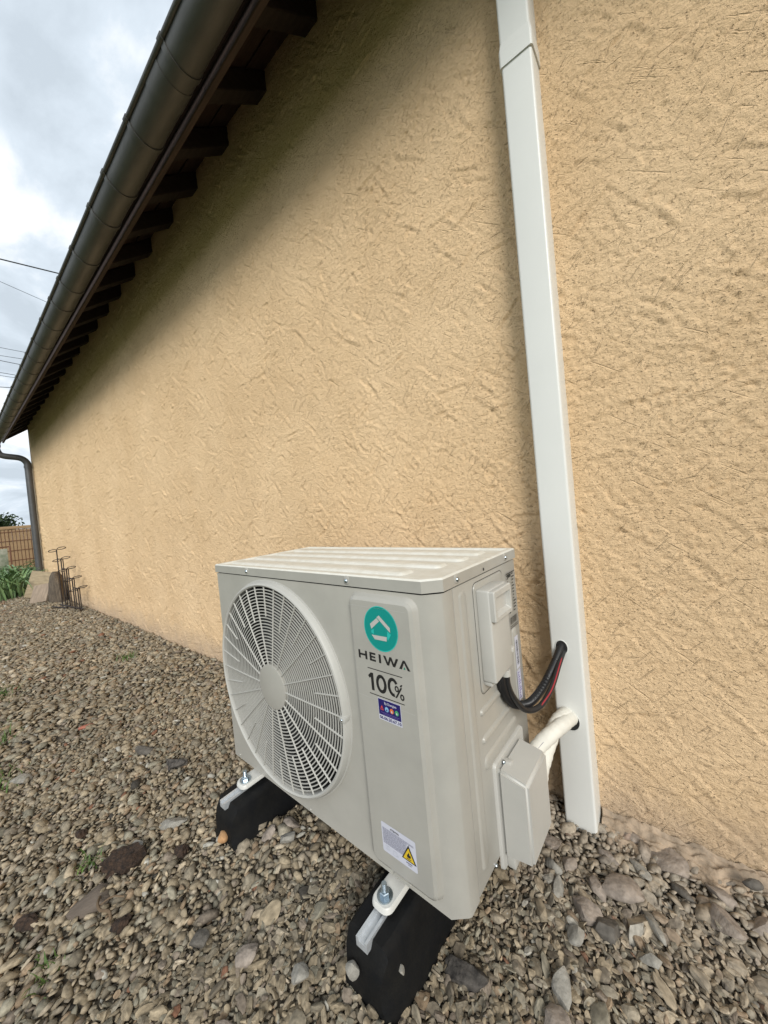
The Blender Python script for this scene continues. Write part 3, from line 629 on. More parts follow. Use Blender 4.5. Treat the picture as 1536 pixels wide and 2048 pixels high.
flat('label_paper', FR, rrect(0.5896, 0.6668, 0.0568, 0.1122, 0.003), H0+0.0001, WHITEI, wl)
text('label_heading', FR, 'ATTENTION', 0.6110, 0.1045, 0.0050, H0+0.0004, BLACKI, wl, width=0.020, off=0.00012)
yy = 0.1015; k = 0
rl = random.Random(5); pieces = []
while yy > 0.0735:
    x = 0.5925; xe = 0.6620 if yy > 0.0995 else 0.6480-(0.1-yy)*0.25
    while x < xe:
        wd = rl.uniform(0.0015, 0.006); pieces.append(rect(x, min(x+wd, xe), yy, yy+0.0009)); x += wd+0.0006
    yy -= 0.00185
flat('label_small_print', FR, pieces, H0+0.0004, GREYI, wl)
flat('label_book_icon', FR, stroke([(0.597, 0.0635), (0.606, 0.0635), (0.606, 0.0705), (0.597, 0.0705)], 0.0008, True)+[rect(0.6009, 0.6018, 0.0635, 0.0705)]+stroke([(0.614, 0.0615), (0.622, 0.0615), (0.622, 0.0690), (0.614, 0.0690)], 0.0008, True)+[rect(0.6235, 0.6250, 0.0615, 0.0655)], H0+0.0004, LGREYI, wl)
flat('warning_triangle', FR, [(0.6509, 0.0990), (0.6340, 0.0692), (0.6655, 0.0692)], H0+0.0004, BLACKI, wl)
flat('triangle_fill', FR, [(0.6506, 0.0938), (0.6375, 0.0713), (0.6620, 0.0713)], H0+0.0007, YELL, wl)
flat('flame_symbol', FR, [(0.6470, 0.0765), (0.6530, 0.0765), (0.6548, 0.0795), (0.6536, 0.0830), (0.6522, 0.0812), (0.6508, 0.0865), (0.6486, 0.0825), (0.6462, 0.0800)], H0+0.0010, BLACKI, wl)
flat('flame_bar', FR, rect(0.6450, 0.6552, 0.0735, 0.0747), H0+0.0010, BLACKI, wl)
flat('label_small_print', FR, [rect(0.643, 0.656, 0.0645, 0.0665), rect(0.646, 0.654, 0.0615, 0.0627)], H0+0.0004, GREYI, wl)
screw(unit, FR, 0.352, 0.0060, 0.0002, 0.0032, PAINT)
screw(unit, FR, 0.030, 0.0100, 0.0002, 0.0030, PAINT)
# right side: pressed shapes
flat('plate_parting_line', SD, stroke([(x, y) for x, y in rrect(0.1245, 0.2635, 0.3205, 0.5295, 0.013)], 0.0013, True), 0.0004, BLACKI, unit)
emboss('pressed_rib', SD, 0.071, 0.096, 0.030, 0.527, 0.011, 0.0030, 0.0055, PAINT, unit)
emboss('pressed_plate', SD, 0.126, 0.262, 0.322, 0.528, 0.012, 0.0022, 0.0022, PAINT, unit)
emboss('pressed_rib', SD, 0.112, 0.215, 0.286, 0.300, 0.0068, 0.0045, 0.0055, PAINT, unit)
emboss('pressed_rib', SD, 0.112, 0.240, 0.234, 0.249, 0.0072, 0.0045, 0.0055, PAINT, unit)
emboss('pressed_rib', SD, 0.112, 0.275, 0.183, 0.211, 0.0130, 0.0030, 0.0050, PAINT, unit)
emboss('pressed_rib', SD, 0.292, 0.318, 0.225, 0.392, 0.0110, 0.0028, 0.0045, PAINT, unit)
screw(unit, SD, 0.122, 0.002, 0.0004, 0.0038)
# electrical cover with pull handle
ec = new_obj('electrical_cover', None, parent=unit)
EO = 0.028
bm = box_bm((UW+0.001, 0.132, 0.345), (UW+EO, 0.217, 0.517), 0.004, 3)
for v_ in bm.verts:
    if v_.co.z < 0.36 and v_.co.y > 0.2: v_.co.z += 0.004
new_obj('cover_box', from_bm('cover_box', bm, 40), COVER, ec)
x0, x1, y0, y1 = 0.1335, 0.2155, 0.458, 0.5155
ho = EO+0.009; hx0, hx1, hy0, hy1 = 0.142, 0.208, 0.4665, 0.5035
rings = [[SD(x, y, EO-0.002) for x, y in rrect(x0, x1, y0, y1, 0.004)], [SD(x, y, ho-0.002) for x, y in rrect(x0, x1, y0, y1, 0.004)], [SD(x, y, ho) for x, y in rrect(x0+0.002, x1-0.002, y0+0.002, y1-0.002, 0.003)],
         [SD(x, y, ho) for x, y in rrect(hx0, hx1, hy0, hy1, 0.002)], [SD(x, y, ho-0.020) for x, y in rrect(hx0+0.003, hx1-0.003, hy0+0.012, hy1-0.001, 0.002)]]
v, f = loft(rings); bm = bmesh.new(); me = mesh('t', v, f); bm.from_mesh(me); bpy.data.meshes.remove(me)
new_obj('pull_handle', from_bm('pull_handle', bm, 35), COVER, ec)
box('lower_lip', (UW+0.001, 0.136, 0.336), (UW+0.018, 0.212, 0.3465), COVER, ec, bev=0.003)
emboss('clip_tab', SD, 0.213, 0.228, 0.372, 0.384, 0.003, 0.006, 0.003, COVER, ec, base=0.024)
tube('cable_gland', [tuple((UW+0.019, 0.196, 0.347)), (UW+0.019, 0.197, 0.334)], 0.0095, COVER, ec, seg=16)
# side labels
lb = new_obj('rating_label', None, parent=unit)
flat('label_text_line', SD, stroke([(0.280, 0.392), (0.331, 0.392), (0.331, 0.517), (0.280, 0.517)], 0.0006, True), 0.0026, GREYI, lb)
rl = random.Random(9); pcs = []
for k in range(13):
    y = 0.5095-0.0068*k; pcs.append(rect(0.284, 0.284+rl.uniform(0.006, 0.016), y, y+0.0022)); pcs.append(rect(0.311, 0.311+rl.uniform(0.005, 0.015), y, y+0.0026))
pcs += [rect(0.282, 0.329, 0.5135, 0.5155), rect(0.290, 0.306, 0.5055, 0.5125)]
pcs += [rect(0.286+0.0028*i, 0.286+0.0028*i+rl.uniform(0.0008, 0.002), 0.403, 0.418) for i in range(14)]+[rect(0.284, 0.328, 0.394, 0.3955), rect(0.284, 0.328, 0.398, 0.3992)]
flat('label_text_line', SD, pcs, 0.0028, BLACKI, lb)
bl = new_obj('barcode_label', None, parent=unit)
flat('label_paper', SD, rect(0.295, 0.3155, 0.300, 0.372), 0.0032, WHITEI, bl)
flat('barcode', SD, [rect(0.301, 0.311, 0.308+0.0021*i, 0.308+0.0021*i+rl.uniform(0.0006, 0.0016)) for i in range(26)], 0.0035, BLACKI, bl)
sl = new_obj('serial_label', None, parent=unit)
flat('label_paper', SD, rect(0.293, 0.3165, 0.228, 0.297), 0.0032, WHITEI, sl)
flat('blue_print', SD, stroke([(0.2945, 0.2300), (0.3150, 0.2300), (0.3150, 0.295), (0.2945, 0.295)], 0.0010, True)+[rect(0.299, 0.299+rl.uniform(0.006, 0.013), 0.234+0.005*i, 0.2365+0.005*i) for i in range(12)], 0.0035, PURP, sl)
# valve cover
vc = new_obj('valve_cover', None, parent=unit)
emboss('cover_flange', SD, 0.141, 0.292, -0.026, 0.181, 0.010, 0.0060, 0.002, COVER, vc)
bm = box_bm((UW+0.006, 0.148, 0.0), (UW+0.062, 0.262, 0.171), 0.0, 1)
for v_ in bm.verts:
    if v_.co.z > 0.1 and v_.co.x > UW+0.03: v_.co.z -= 0.012
    if v_.co.z < 0.1 and v_.co.x > UW+0.03: v_.co.z += 0.008
bmesh.ops.bevel(bm, geom=list(bm.edges), offset=0.0055, segments=3, affect='EDGES')
new_obj('cover_box', from_bm('cover_box', bm, 40), COVER, vc)
box('lower_skirt', (UW+0.006, 0.158, -0.026), (UW+0.022, 0.200, 0.003), COVER, vc, bev=0.002)
box('screw_boss', (UW+0.005, 0.175, 0.166), (UW+0.022, 0.187, 0.1715), COVER, vc, bev=0.001)
screw(vc, lambda x, y, h: (UW+0.010+h, x, y), 0.172, 0.1715, 0.0, 0.0042)
# mounting flanges of the unit
for u in (0.112, 0.600):
    o = emboss('mounting_flange', lambda x, y, h: (x, y, -0.0165+h), u-0.0225, u+0.0225, -0.051, 0.05, 0.015, 0.0085, 0.0035, FLANGE, unit)

# ------------------------------------------------------------------ rubber feet with galvanised rail and bolts
def foot(xc, y0, y1, label):
    ft = root('rubber_foot', (xc, y0, 0), label, 'support foot', 'rubber feet under the heat pump')
    L = y1-y0; V = []; secs = []
    ys = [0, 0.006, 0.018, 0.040, 0.075, 0.11, 0.14, 0.17, L-0.17, L-0.14, L-0.11, L-0.075, L-0.040, L-0.018, L-0.006, L]
    for y in ys:
        e_ = min(y, L-y)
        hgt = 0.052+0.043*min(1, e_/0.016)**0.7
        if e_ < 0.001: hgt = 0.050
        bw = 0.044+0.022*min(1, e_/0.06)**0.6; tw = 0.030+0.011*min(1, e_/0.03)**0.5
        wst = 0.012*math.exp(-((e_-0.125)/0.03)**2)
        pts = [(-bw, -0.03), (-bw, 0.008), (-bw+0.006-wst*0.4, 0.30*hgt), (-(bw+tw)/2+wst, 0.58*hgt), (-tw-0.006, hgt*0.86), (-tw, hgt-0.004), (-tw+0.006, hgt), (-0.0135, hgt), (-0.0128, hgt-0.004)]
        pts = pts+[(-x, z) for x, z in pts[::-1]]
        secs.append([(x, y, z) for x, z in pts])
    v, f = loft(secs, cap0=True); bm = bmesh.new(); me = mesh('t', v, f); bm.from_mesh(me); bpy.data.meshes.remove(me)
    new_obj('rubber_block', from_bm('rubber_block', bm, 32), RUBBER, ft)
    # C rail let into the top
    zt = 0.099
    prof = [(-0.0120, zt-0.016), (-0.0120, zt), (-0.0070, zt), (-0.0055, zt-0.0055), (0.0055, zt-0.0055), (0.0070, zt), (0.0120, zt), (0.0120, zt-0.016)]
    v, f = loft([[(x, 0.004, z) for x, z in prof], [(x, L-0.012, z) for x, z in prof]], cap0=True)
    bm = bmesh.new(); me = mesh('t', v, f); bm.from_mesh(me); bpy.data.meshes.remove(me)
    new_obj('steel_rail', from_bm('steel_rail', bm), GALV, ft)
    return ft, zt
def hexring(r_, z, x=0, y=0): return [(x+r_*math.cos(math.pi/3*i), y+r_*math.sin(math.pi/3*i), z) for i in range(6)]
for uxc, lab in ((0.112, 'black rubber support foot under the fan end of the heat pump'), (0.600, 'nearest black rubber support foot with a pebble resting on its end')):
    base = ul(uxc, -0.031, 0)
    ft, zt = foot(base.x, base.y-0.070, base.y+0.40, lab)
    by_ = 0.070; zf = UZ-0.0080
    bl_ = new_obj('anchor_bolt', None, parent=ft, loc=(0, by_, 0))
    tube('washer', [(0, 0, zf+0.0002), (0, 0, zf+0.0026)], 0.0145, BOLT, bl_, seg=24, smooth=30)
    v, f = loft([hexring(0.0095, zf+0.0026), hexring(0.0095, zf+0.0095), hexring(0.0080, zf+0.0108)], cap0=True); new_obj('nut', mesh('nut', v, f), BOLT, bl_)
    pth = []; rad = []
    for i in range(46): pth.append((0, 0, zf-0.03+0.054*i/45)); rad.append(0.0046 if i % 2 else 0.0052)
    tube('threaded_rod', pth, rad, BOLT, bl_, seg=10)

# ------------------------------------------------------------------ cables and pipes between unit and trunking
HC = Vector((0.837, -0.060, 0.436)); HP = Vector((0.842, -0.060, 0.262))
st = Vector((0.776, -0.287, 0.462))
def corr(path, r0, amp, pitch):
    P = spline(path, 60); out_p = [P[0]]; acc = 0
    for a, b_ in zip(P, P[1:]):
        L = (b_-a).length; d = pitch-acc
        while d < L: out_p.append(a+(b_-a)*(d/L)); d += pitch
        acc = (acc+L) % pitch
    return out_p, [r0+(amp if i % 2 else 0) for i in range(len(out_p))]
cb = root('power_cables', tuple(st), 'black cable loop hanging from electrical cover to upper trunking hole', 'cable')
def rel(pts): return [tuple(Vector(p)-st) for p in pts]
pA = [st, Vector((0.775, -0.285, 0.435)), Vector((0.776, -0.27, 0.403)), Vector((0.781, -0.24, 0.373)), Vector((0.797, -0.20, 0.360)), Vector((0.812, -0.15, 0.374)), Vector((0.827, -0.10, 0.409)), Vector((0.836, -0.062, 0.437)), Vector((0.840, -0.02, 0.455))]
p_, r_ = corr(rel(pA), 0.0072, 0.0018, 0.0021)
tube('corrugated_sleeve', p_, r_, COIL, cb, seg=12, smooth=80)
pB = [st+Vector((0.008, 0.010, 0)), Vector((0.784, -0.275, 0.431)), Vector((0.788, -0.26, 0.398)), Vector((0.799, -0.23, 0.361)), Vector((0.818, -0.195, 0.357)), Vector((0.831, -0.15, 0.378)), Vector((0.838, -0.10, 0.412)), Vector((0.841, -0.062, 0.429)), Vector((0.842, -0.02, 0.445))]
tube('black_cable', spline(rel(pB), 60), 0.0058, COIL, cb, seg=12, smooth=80)
pC = [p+Vector((0.003, -0.0055, 0.002)) for p in pB[4:8]]
pC[0] += Vector((0, 0.004, 0.001)); pC[-1] += Vector((-0.002, 0.004, 0))
tube('red_stripe_wire', spline(rel(pC), 40), 0.0015, REDC, cb, seg=8, smooth=80)
for k, (off, sx, lab) in enumerate(((Vector((0, 0, 0)), 0.0, 'upper white insulated pipe curving from valve cover into lower trunking hole'), (Vector((0.012, 0.012, -0.012)), 0.02, 'lower white insulated pipe crossing behind the upper one into trunking'))):
    pp = [[Vector(p) for p in q] for q in (((0.786, -0.235, 0.190), (0.792, -0.225, 0.220), (0.796, -0.21, 0.242), (0.803, -0.19, 0.259), (0.823, -0.15, 0.274), (0.839, -0.105, 0.278), (0.844, -0.062, 0.270), (0.846, -0.02, 0.266)),
          ((0.806, -0.225, 0.175), (0.809, -0.215, 0.205), (0.811, -0.195, 0.228), (0.816, -0.165, 0.250), (0.822, -0.125, 0.272), (0.831, -0.09, 0.281), (0.836, -0.062, 0.276), (0.838, -0.02, 0.270)))][k]
    s0 = pp[0]
    pr = root('insulated_pipe', tuple(s0), lab, 'pipe', 'insulated refrigerant pipes')
    P = [tuple(p-s0) for p in spline(pp, 60)]
    tube('foam_sleeve', P, [0.0158+0.0005*math.sin(i*1.9)+0.0004*math.sin(i*0.7+k) for i in range(len(P))], INSUL, pr, seg=18, smooth=80)
    if k == 0:
        V = [Vector(p) for p in P]; sm = []
        for i, p in enumerate(V[24:-6]): sm.append(tuple(p+Vector((0.006*math.cos(i*0.12), -0.0125, 0.0085))))
        tube('sleeve_seam', sm, 0.0005, GREYI, pr, seg=5)

# ------------------------------------------------------------------ gravel
def ico(sub):
    bm = bmesh.new(); bmesh.ops.create_icosphere(bm, subdivisions=sub, radius=1); bm.verts.ensure_lookup_table()
    v = np.array([x.co[:] for x in bm.verts]); f = np.array([[y.index for y in x.verts] for x in bm.faces]); bm.free(); return v, f
ICO2, ICO1 = ico(2), ico(1)
def stone_protos(v, n, seed, ang=0.5):
    r_ = np.random.default_rng(seed); o = []
    for k in range(n):
        p = v.copy()
        for c_ in range(r_.integers(5, 10)):                     # flatten against random planes -> worn facets
            d = r_.normal(size=3); d /= np.linalg.norm(d); cut = r_.uniform(0.42, 0.85); s = p@d
            p = p-np.outer(np.clip(s-cut, 0, None)*ang*1.9, d)
        p = p*(1+0.07*r_.normal(size=(len(p), 1))*0.7)
        o.append(p/np.abs(p).max(0))
    return np.array(o)
PR2 = stone_protos(ICO2[0], 40, 1); PR1 = stone_protos(ICO1[0], 24, 2, 0.25)
PAL = np.array([(.335, .290, .215), (.300, .258, .190), (.270, .245, .195), (.385, .335, .255), (.285, .275, .225), (.230, .205, .165), (.430, .385, .310), (.330, .255, .180), (.265, .230, .195), (.31, .29, .24)])
PW = np.array([.2, .17, .14, .11, .12, .07, .05, .05, .05, .04])
def rot_mats(n, r_, tilt):
    yaw = r_.random(n)*2*np.pi; ax = r_.normal(0, tilt, n); ay = r_.normal(0, tilt, n)
    cz, sz, cx, sx, cy, sy = np.cos(yaw), np.sin(yaw), np.cos(ax), np.sin(ax), np.cos(ay), np.sin(ay)
    Z0 = np.zeros(n); O = np.ones(n)
    Rz = np.stack([cz, -sz, Z0, sz, cz, Z0, Z0, Z0, O], -1).reshape(n, 3, 3); Rx = np.stack([O, Z0, Z0, Z0, cx, -sx, Z0, sx, cx], -1).reshape(n, 3, 3); Ry = np.stack([cy, Z0, sy, Z0, O, Z0, -sy, Z0, cy], -1).reshape(n, 3, 3)
    return Rx@Ry@Rz
def scatter(x0, x1, y0, y1, sp, r_, keep=None):
    nx, ny = int((x1-x0)/sp), int((y1-y0)/sp); a, b_ = np.meshgrid(np.arange(nx), np.arange(ny))
    x = x0+(a.ravel()+r_.random(nx*ny))*sp; y = y0+(b_.ravel()+r_.random(nx*ny))*sp
    m = (y < -0.004)
    if keep is not None: m &= keep(x, y)
    return x[m], y[m]
def in_box(x, y): return ~((x > UX+0.04) & (x < UX+UW-0.06) & (y > UY+0.10) & (y < -0.14))     # hidden right under the unit: thin out
cam2 = np.array(CAM)
def dist(x, y): return np.sqrt((x-cam2[0])**2+(y-cam2[1])**2+cam2[2]**2)
def make(x, y, r_, mean, tilt, zoff):
    n = len(x); L = np.clip(r_.lognormal(math.log(mean), 0.40, n), mean*0.45, 0.026)
    sc = np.stack([L, L*r_.uniform(0.42, 0.85, n), L*r_.uniform(0.20, 0.46, n)], -1)
    col = PAL[r_.choice(len(PAL), n, p=PW)]*r_.uniform(0.54, 0.98, (n, 1))*np.array((1.04, 0.985, 0.91))
    rare = r_.random(n); col[rare < 0.006] = (.20, .10, .06); col[(rare > 0.006) & (rare < 0.014)] = (.045, .04, .033); col[(rare > 0.014) & (rare < 0.024)] = (.36, .345, .30)
    col = col*(1+0.16*perlin(x*2.3, y*2.3+50))[:, None]
    pale = np.exp(-(y/0.26)**2)*(x > 0.74); col = col*(1-0.55*pale[:, None])+np.array((.34, .295, .245))*0.55*pale[:, None]
    z = gh(x, y)+zoff+sc[:, 2]*0.25
    return sc, rot_mats(n, r_, tilt), np.stack([x, y, z], -1), col
def build(name, protos, faces, sc, R, T, col, r_, sharp=None):
    n = len(sc); ch = r_.integers(0, len(protos), n); P = protos[ch]*sc[:, None, :]
    P = np.einsum('nij,nkj->nki', R, P)+T[:, None, :]
    m = P.shape[1]; F = (faces[None]+(np.arange(n)*m)[:, None, None]).reshape(-1, 3)
    me = np_mesh(name, P.reshape(-1, 3), F, smooth=sharp is not None)
    if sharp: me.set_sharp_from_angle(angle=math.radians(sharp))
    at = me.attributes.new('tint', 'FLOAT_COLOR', 'POINT'); c4 = np.ones((n, m, 4), np.float32); c4[..., :3] = col[:, None, :]; at.data.foreach_set('color', c4.ravel())
    return me
gr = np.random.default_rng(21)
def infr(x, y, m=1.12):
    d_ = np.stack([x, y, np.zeros_like(x)], -1)-cam2; dp = d_@np.array(fwd); dp = np.where(dp > 0.05, dp, 1e-3)
    return (np.abs(d_@np.array(rr)/dp) < m*768/FPX) & (np.abs(d_@np.array(uu)/dp) < m*1024/FPX) & (dp > 0.01)
DN = 1.15
near = lambda x, y: (dist(x, y) < DN) & in_box(x, y) & infr(x, y)
A = [make(*scatter(-0.3, 1.75, -1.25, 0.0, 0.0086, gr, near), gr, 0.0059, 0.30, -0.006),
     make(*scatter(-0.3, 1.75, -1.25, 0.0, 0.0098, gr, near), gr, 0.0063, 0.45, -0.001),
     make(*scatter(-0.3, 1.75, -1.25, 0.0, 0.036, gr, near), gr, 0.0092, 0.45, 0.001)]
sc, R_, T_, C_ = [np.concatenate([a[i] for a in A]) for i in range(4)]
# the 300 that show largest become single stones
d = T_-cam2; dep = d@np.array(fwd); pu = d@np.array(rr)/dep; pv_ = d@np.array(uu)/dep
vis = (dep > 0.1) & (np.abs(pu) < 768/FPX) & (np.abs(pv_) < 1024/FPX) & (np.arange(len(T_)) >= len(A[0][0]))
hid = (T_[:, 0] > UX-0.02) & (T_[:, 0] < UX+UW) & (T_[:, 1] > UY-0.02)
for xc in (0.125, 0.612): hid |= (np.abs(T_[:, 0]-xc) < 0.07) & (T_[:, 1] > -0.60)
score = np.where(vis & ~hid, sc[:, 0]*sc[:, 1]/dep**2, -1); top = np.argsort(-score)[:255]
msk = np.ones(len(sc), bool); msk[top] = False
new_obj('gravel', build('gravel', PR2, ICO2[1], sc[msk], R_[msk], T_[msk], C_[msk], gr, 26), GRAVEL, ground, kind='stuff')
SM = [np_mesh('stone', p, ICO2[1]) for p in PR2[:16]]
for m_ in SM: m_.set_sharp_from_angle(angle=math.radians(26))
for m_ in SM: m_.materials.append(STONE)
for j, i in enumerate(top):
    o = new_obj('stone', SM[j % 16], None, ground)
    o.matrix_world = Matrix.Translation(T_[i]) @ Matrix(R_[i].tolist()).to_4x4() @ Matrix.Diagonal((*sc[i]*1.04, 1)); o.color = (*C_[i], 1)
mid = lambda x, y: (dist(x, y) >= DN) & (dist(x, y) < 2.1) & in_box(x, y) & infr(x, y)
farm = lambda x, y: (dist(x, y) >= 2.1) & infr(x, y, 1.3)
outm = lambda x, y: ~infr(x, y, 1.12) & in_box(x, y)
B = [make(*scatter(-1.9, 3.2, -1.5, 0.0, 0.0100, gr, mid), gr, 0.0064, 0.30, -0.005), make(*scatter(-1.9, 3.2, -1.5, 0.0, 0.0140, gr, mid), gr, 0.0086, 0.45, 0.000), make(*scatter(-1.9, 3.2, -1.5, 0.0, 0.055, gr, mid), gr, 0.0125, 0.40, 0.002),
     make(*scatter(-6.9, 0.5, -1.6, 0.0, 0.0170, gr, farm), gr, 0.0105, 0.35, -0.002), make(*scatter(-6.9, 0.5, -1.6, 0.0, 0.040, gr, farm), gr, 0.0160, 0.40, 0.002),
     make(*scatter(-6.9, 3.2, -1.6, 0.0, 0.038, gr, outm), gr, 0.0190, 0.35, -0.002)]
sc, R_, T_, C_ = [np.concatenate([a[i] for a in B]) for i in range(4)]
new_obj('far_gravel', build('far_gravel', PR1, ICO1[1], sc, R_, T_, C_, gr, None), GRAVEL, ground, kind='stuff')

# rubble and single rocks
ICO3 = ico(3)
def rock(name, x, y, sx, sy, sz, m, rz=0.0, tilt=(0, 0), seed=0, z=None, parent=None, ang=0.9, rough=0.03, cuts=9, **k):
    r_ = np.random.default_rng(seed+100); p = ICO3[0].copy()
    for c_ in range(cuts):
        d_ = r_.normal(size=3); d_ /= np.linalg.norm(d_); cut = r_.uniform(0.45, 0.85); s = p@d_; p = p-np.outer(np.clip(s-cut, 0, None)*ang, d_)
    nn = p/np.linalg.norm(p, axis=1, keepdims=True); q_ = nn*2.6+seed
    p = p*(1+rough*(perlin(q_[:, 0]*2+q_[:, 2], q_[:, 1]*2-q_[:, 2])+0.6*perlin(q_[:, 0]*5, q_[:, 1]*5+q_[:, 2]*5))[:, None])
    p = p/np.abs(p).max(0)*np.array((sx, sy, sz))
    me = np_mesh(name, p, ICO3[1], smooth=True); me.set_sharp_from_angle(angle=math.radians(28))
    zz = float(gh(x, y))+sz*0.35 if z is None else z
    return new_obj(name, me, m, parent, loc=(x, y, zz), rot=(tilt[0], tilt[1], rz), **k)
LV = 'loose lava rocks on the gravel'
rock('lava_rock', -0.031, -0.737, 0.055, 0.034, 0.030, LAVA, 0.9, (0.15, 0.1), 1, label='large dark brown lava rock lying on gravel left of the unit', cat='rock', group=LV, rough=0.22)
rock('lava_rock', 0.056, -0.635, 0.024, 0.019, 0.014, LAVA, 0.3, (0, 0), 2, label='small dark brown lava pebble beside the left rubber foot', cat='rock', group=LV, rough=0.22)
rock('lava_rock', -0.296, -0.518, 0.044, 0.024, 0.018, LAVAG, 0.6, (0, 0), 3, label='dark grey porous lava rock in gravel level with the fan', cat='rock', group=LV, rough=0.22)
rock('lava_rock', -0.478, -0.545, 0.048, 0.018, 0.018, DARKST, 0.5, (0, 0.2), 4, label='black elongated stone in gravel, farther than the grey lava rock', cat='rock', group=LV)
rock('lava_rock', 0.127, -0.785, 0.026, 0.017, 0.012, LAVA, 1.2, (0, 0), 5, label='dark brown lava rock below the brown slate piece', cat='rock', group=LV, rough=0.22)
rock('lava_rock', -0.055, -0.896, 0.032, 0.016, 0.012, LAVA, 0.6, (0, 0), 6, label='dark brown lava rock near the lower left picture edge', cat='rock', group=LV, rough=0.22)
rock('lava_rock', 0.736, -0.452, 0.040, 0.018, 0.014, LAVAG, 0.15, (0, 0), 7, label='dark pitted stone on gravel right of the near rubber foot', cat='rock', group=LV, rough=0.10)
rock('lava_rock', -0.235, -0.775, 0.020, 0.014, 0.012, LAVA, 0.4, (0, 0), 8, label='tiny dark brown lava pebble above and left of the largest one', cat='rock', group=LV, rough=0.22)
rock('slate_piece', 0.012, -0.800, 0.050, 0.036, 0.012, SLATE, 1.0, (0.12, -0.1), 9, label='flat brown slate piece just below the large lava rock', cat='rock')
tw = root('dry_root', (0.066, -0.800, 0.012), 'forked dry root lying at the lower edge of the slate piece', 'root')
tube('root_stem', spline([(-0.03, 0.004, 0.004), (-0.006, -0.004, 0.012), (0.012, -0.004, 0.010), (0.034, 0.006, 0.012), (0.050, 0.004, 0.006)], 20), [0.0026]*21, DRYG, tw, seg=7)
tube('root_branch', spline([(0.000, -0.004, 0.010), (0.006, 0.018, 0.014), (0.022, 0.036, 0.008)], 12), 0.0018, DRYG, tw, seg=6)
rock('pale_stone', -0.049, -0.619, 0.034, 0.022, 0.012, PALE, 0.5, (0, 0), 11, label='whitish angular stone on gravel left of the left foot', cat='stone', cuts=14)
rock('pale_stone', -0.720, -0.845, 0.034, 0.020, 0.014, PALE, 0.8, (0, 0.2), 12, label='white glassy stone at the left picture edge', cat='stone', cuts=14)
rock('pale_stone', -0.050, -0.700, 0.018, 0.016, 0.016, PALE, 0.8, (0, 0), 13, label='white pebble tucked behind the large lava rock', cat='stone')
rock('brick_fragment', -0.908, -0.639, 0.032, 0.016, 0.012, REDST, 1.0, (0, 0), 14, label='reddish brick fragment on gravel far left of the fan', cat='brick fragment', cuts=12)
rock('orange_pebble', 0.137, -0.572, 0.015, 0.012, 0.012, ORST, 0.4, (0, 0.3), 15, z=0.022, label='orange pebble against the end of the left rubber foot', cat='pebble')
fb = ul(0.600, -0.013, 0)
rock('foot_pebble', fb.x-0.014, fb.y-0.096, 0.013, 0.0065, 0.016, PALE, 0.25, (-0.30, 0.1), 16, z=0.055, label='grey pointed pebble leaning on the end of the near rubber foot', cat='pebble')
rock('foot_pebble', fb.x+0.052, fb.y-0.050, 0.007, 0.005, 0.007, PALE, 0.0, (0, 0), 17, z=0.052, label='tiny pale chip lodged on the side of the near rubber foot', cat='pebble')
rock('black_scrap', 1.134, -0.046, 0.016, 0.010, 0.010, DARKST, 0.2, (0, 0), 18, z=0.030, label='small black scrap on the mortar by the wall at right edge', cat='scrap')
rub = [(0.950, -0.032, .030, .014, .010, PINKST, -.5), (1.010, -0.050, .050, .034, .016, PINKST, -.45), (0.935, -0.160, .040, .034, .016, PINKST, .3), (0.886, -0.240, .028, .024, .018, PINKST, .2), (0.918, -0.252, .026, .020, .016, DARKST, .4), (0.876, -0.292, .019, .018, .014, PALE, .8),
       (1.088, -0.130, .036, .022, .018, PINKST, -.7), (0.870, -0.378, .016, .026, .014, PALE, .4), (0.872, -0.428, .024, .026, .016, PINKST, .6), (0.985, -0.195, .034, .010, .012, PALE, -1.0), (0.800, -0.135, .026, .020, .012, PINKST, .2), (0.810, -0.185, .026, .010, .012, PALE, -.5), (0.84, -0.165, .020, .014, .01, PINKST, .9), (0.905, -0.105, .026, .014, .010, PINKST, -.4),
       (0.962, -0.100, .030, .012, .009, PALE, -.6), (1.03, -0.105, .022, .014, .01, DARKST, -.5), (1.09, -0.075, .028, .016, .012, PINKST, -.2), (1.14, -0.10, .024, .016, .012, PINKST, .4), (0.90, -0.185, .024, .018, .012, PINKST, -.9), (0.985, -0.255, .020, .014, .012, PALE, .2), (0.83, -0.225, .022, .012, .010, PALE, -1.2),
       (0.255, -0.455, .026, .018, .014, PINKST, .3), (0.285, -0.485, .020, .016, .014, PALE, .9), (0.225, -0.495, .022, .018, .014, PINKST, 1.4), (0.62, -0.70, .020, .016, .012, DARKST, .4), (0.50, -0.62, .018, .016, .012, PALE, .4), (0.40, -0.66, .020, .018, .012, PINKST, .8), (0.30, -0.70, .022, .016, .012, DARKST, .2), (0.46, -0.74, .024, .020, .012, PINKST, .1)]
for k, (x, y, a, b_, c_, m_, rz) in enumerate(rub): rock('stone', x, y, a, b_, c_, m_, rz, (random.uniform(-.25, .25), random.uniform(-.25, .25)), 30+k, parent=ground, cuts=13)
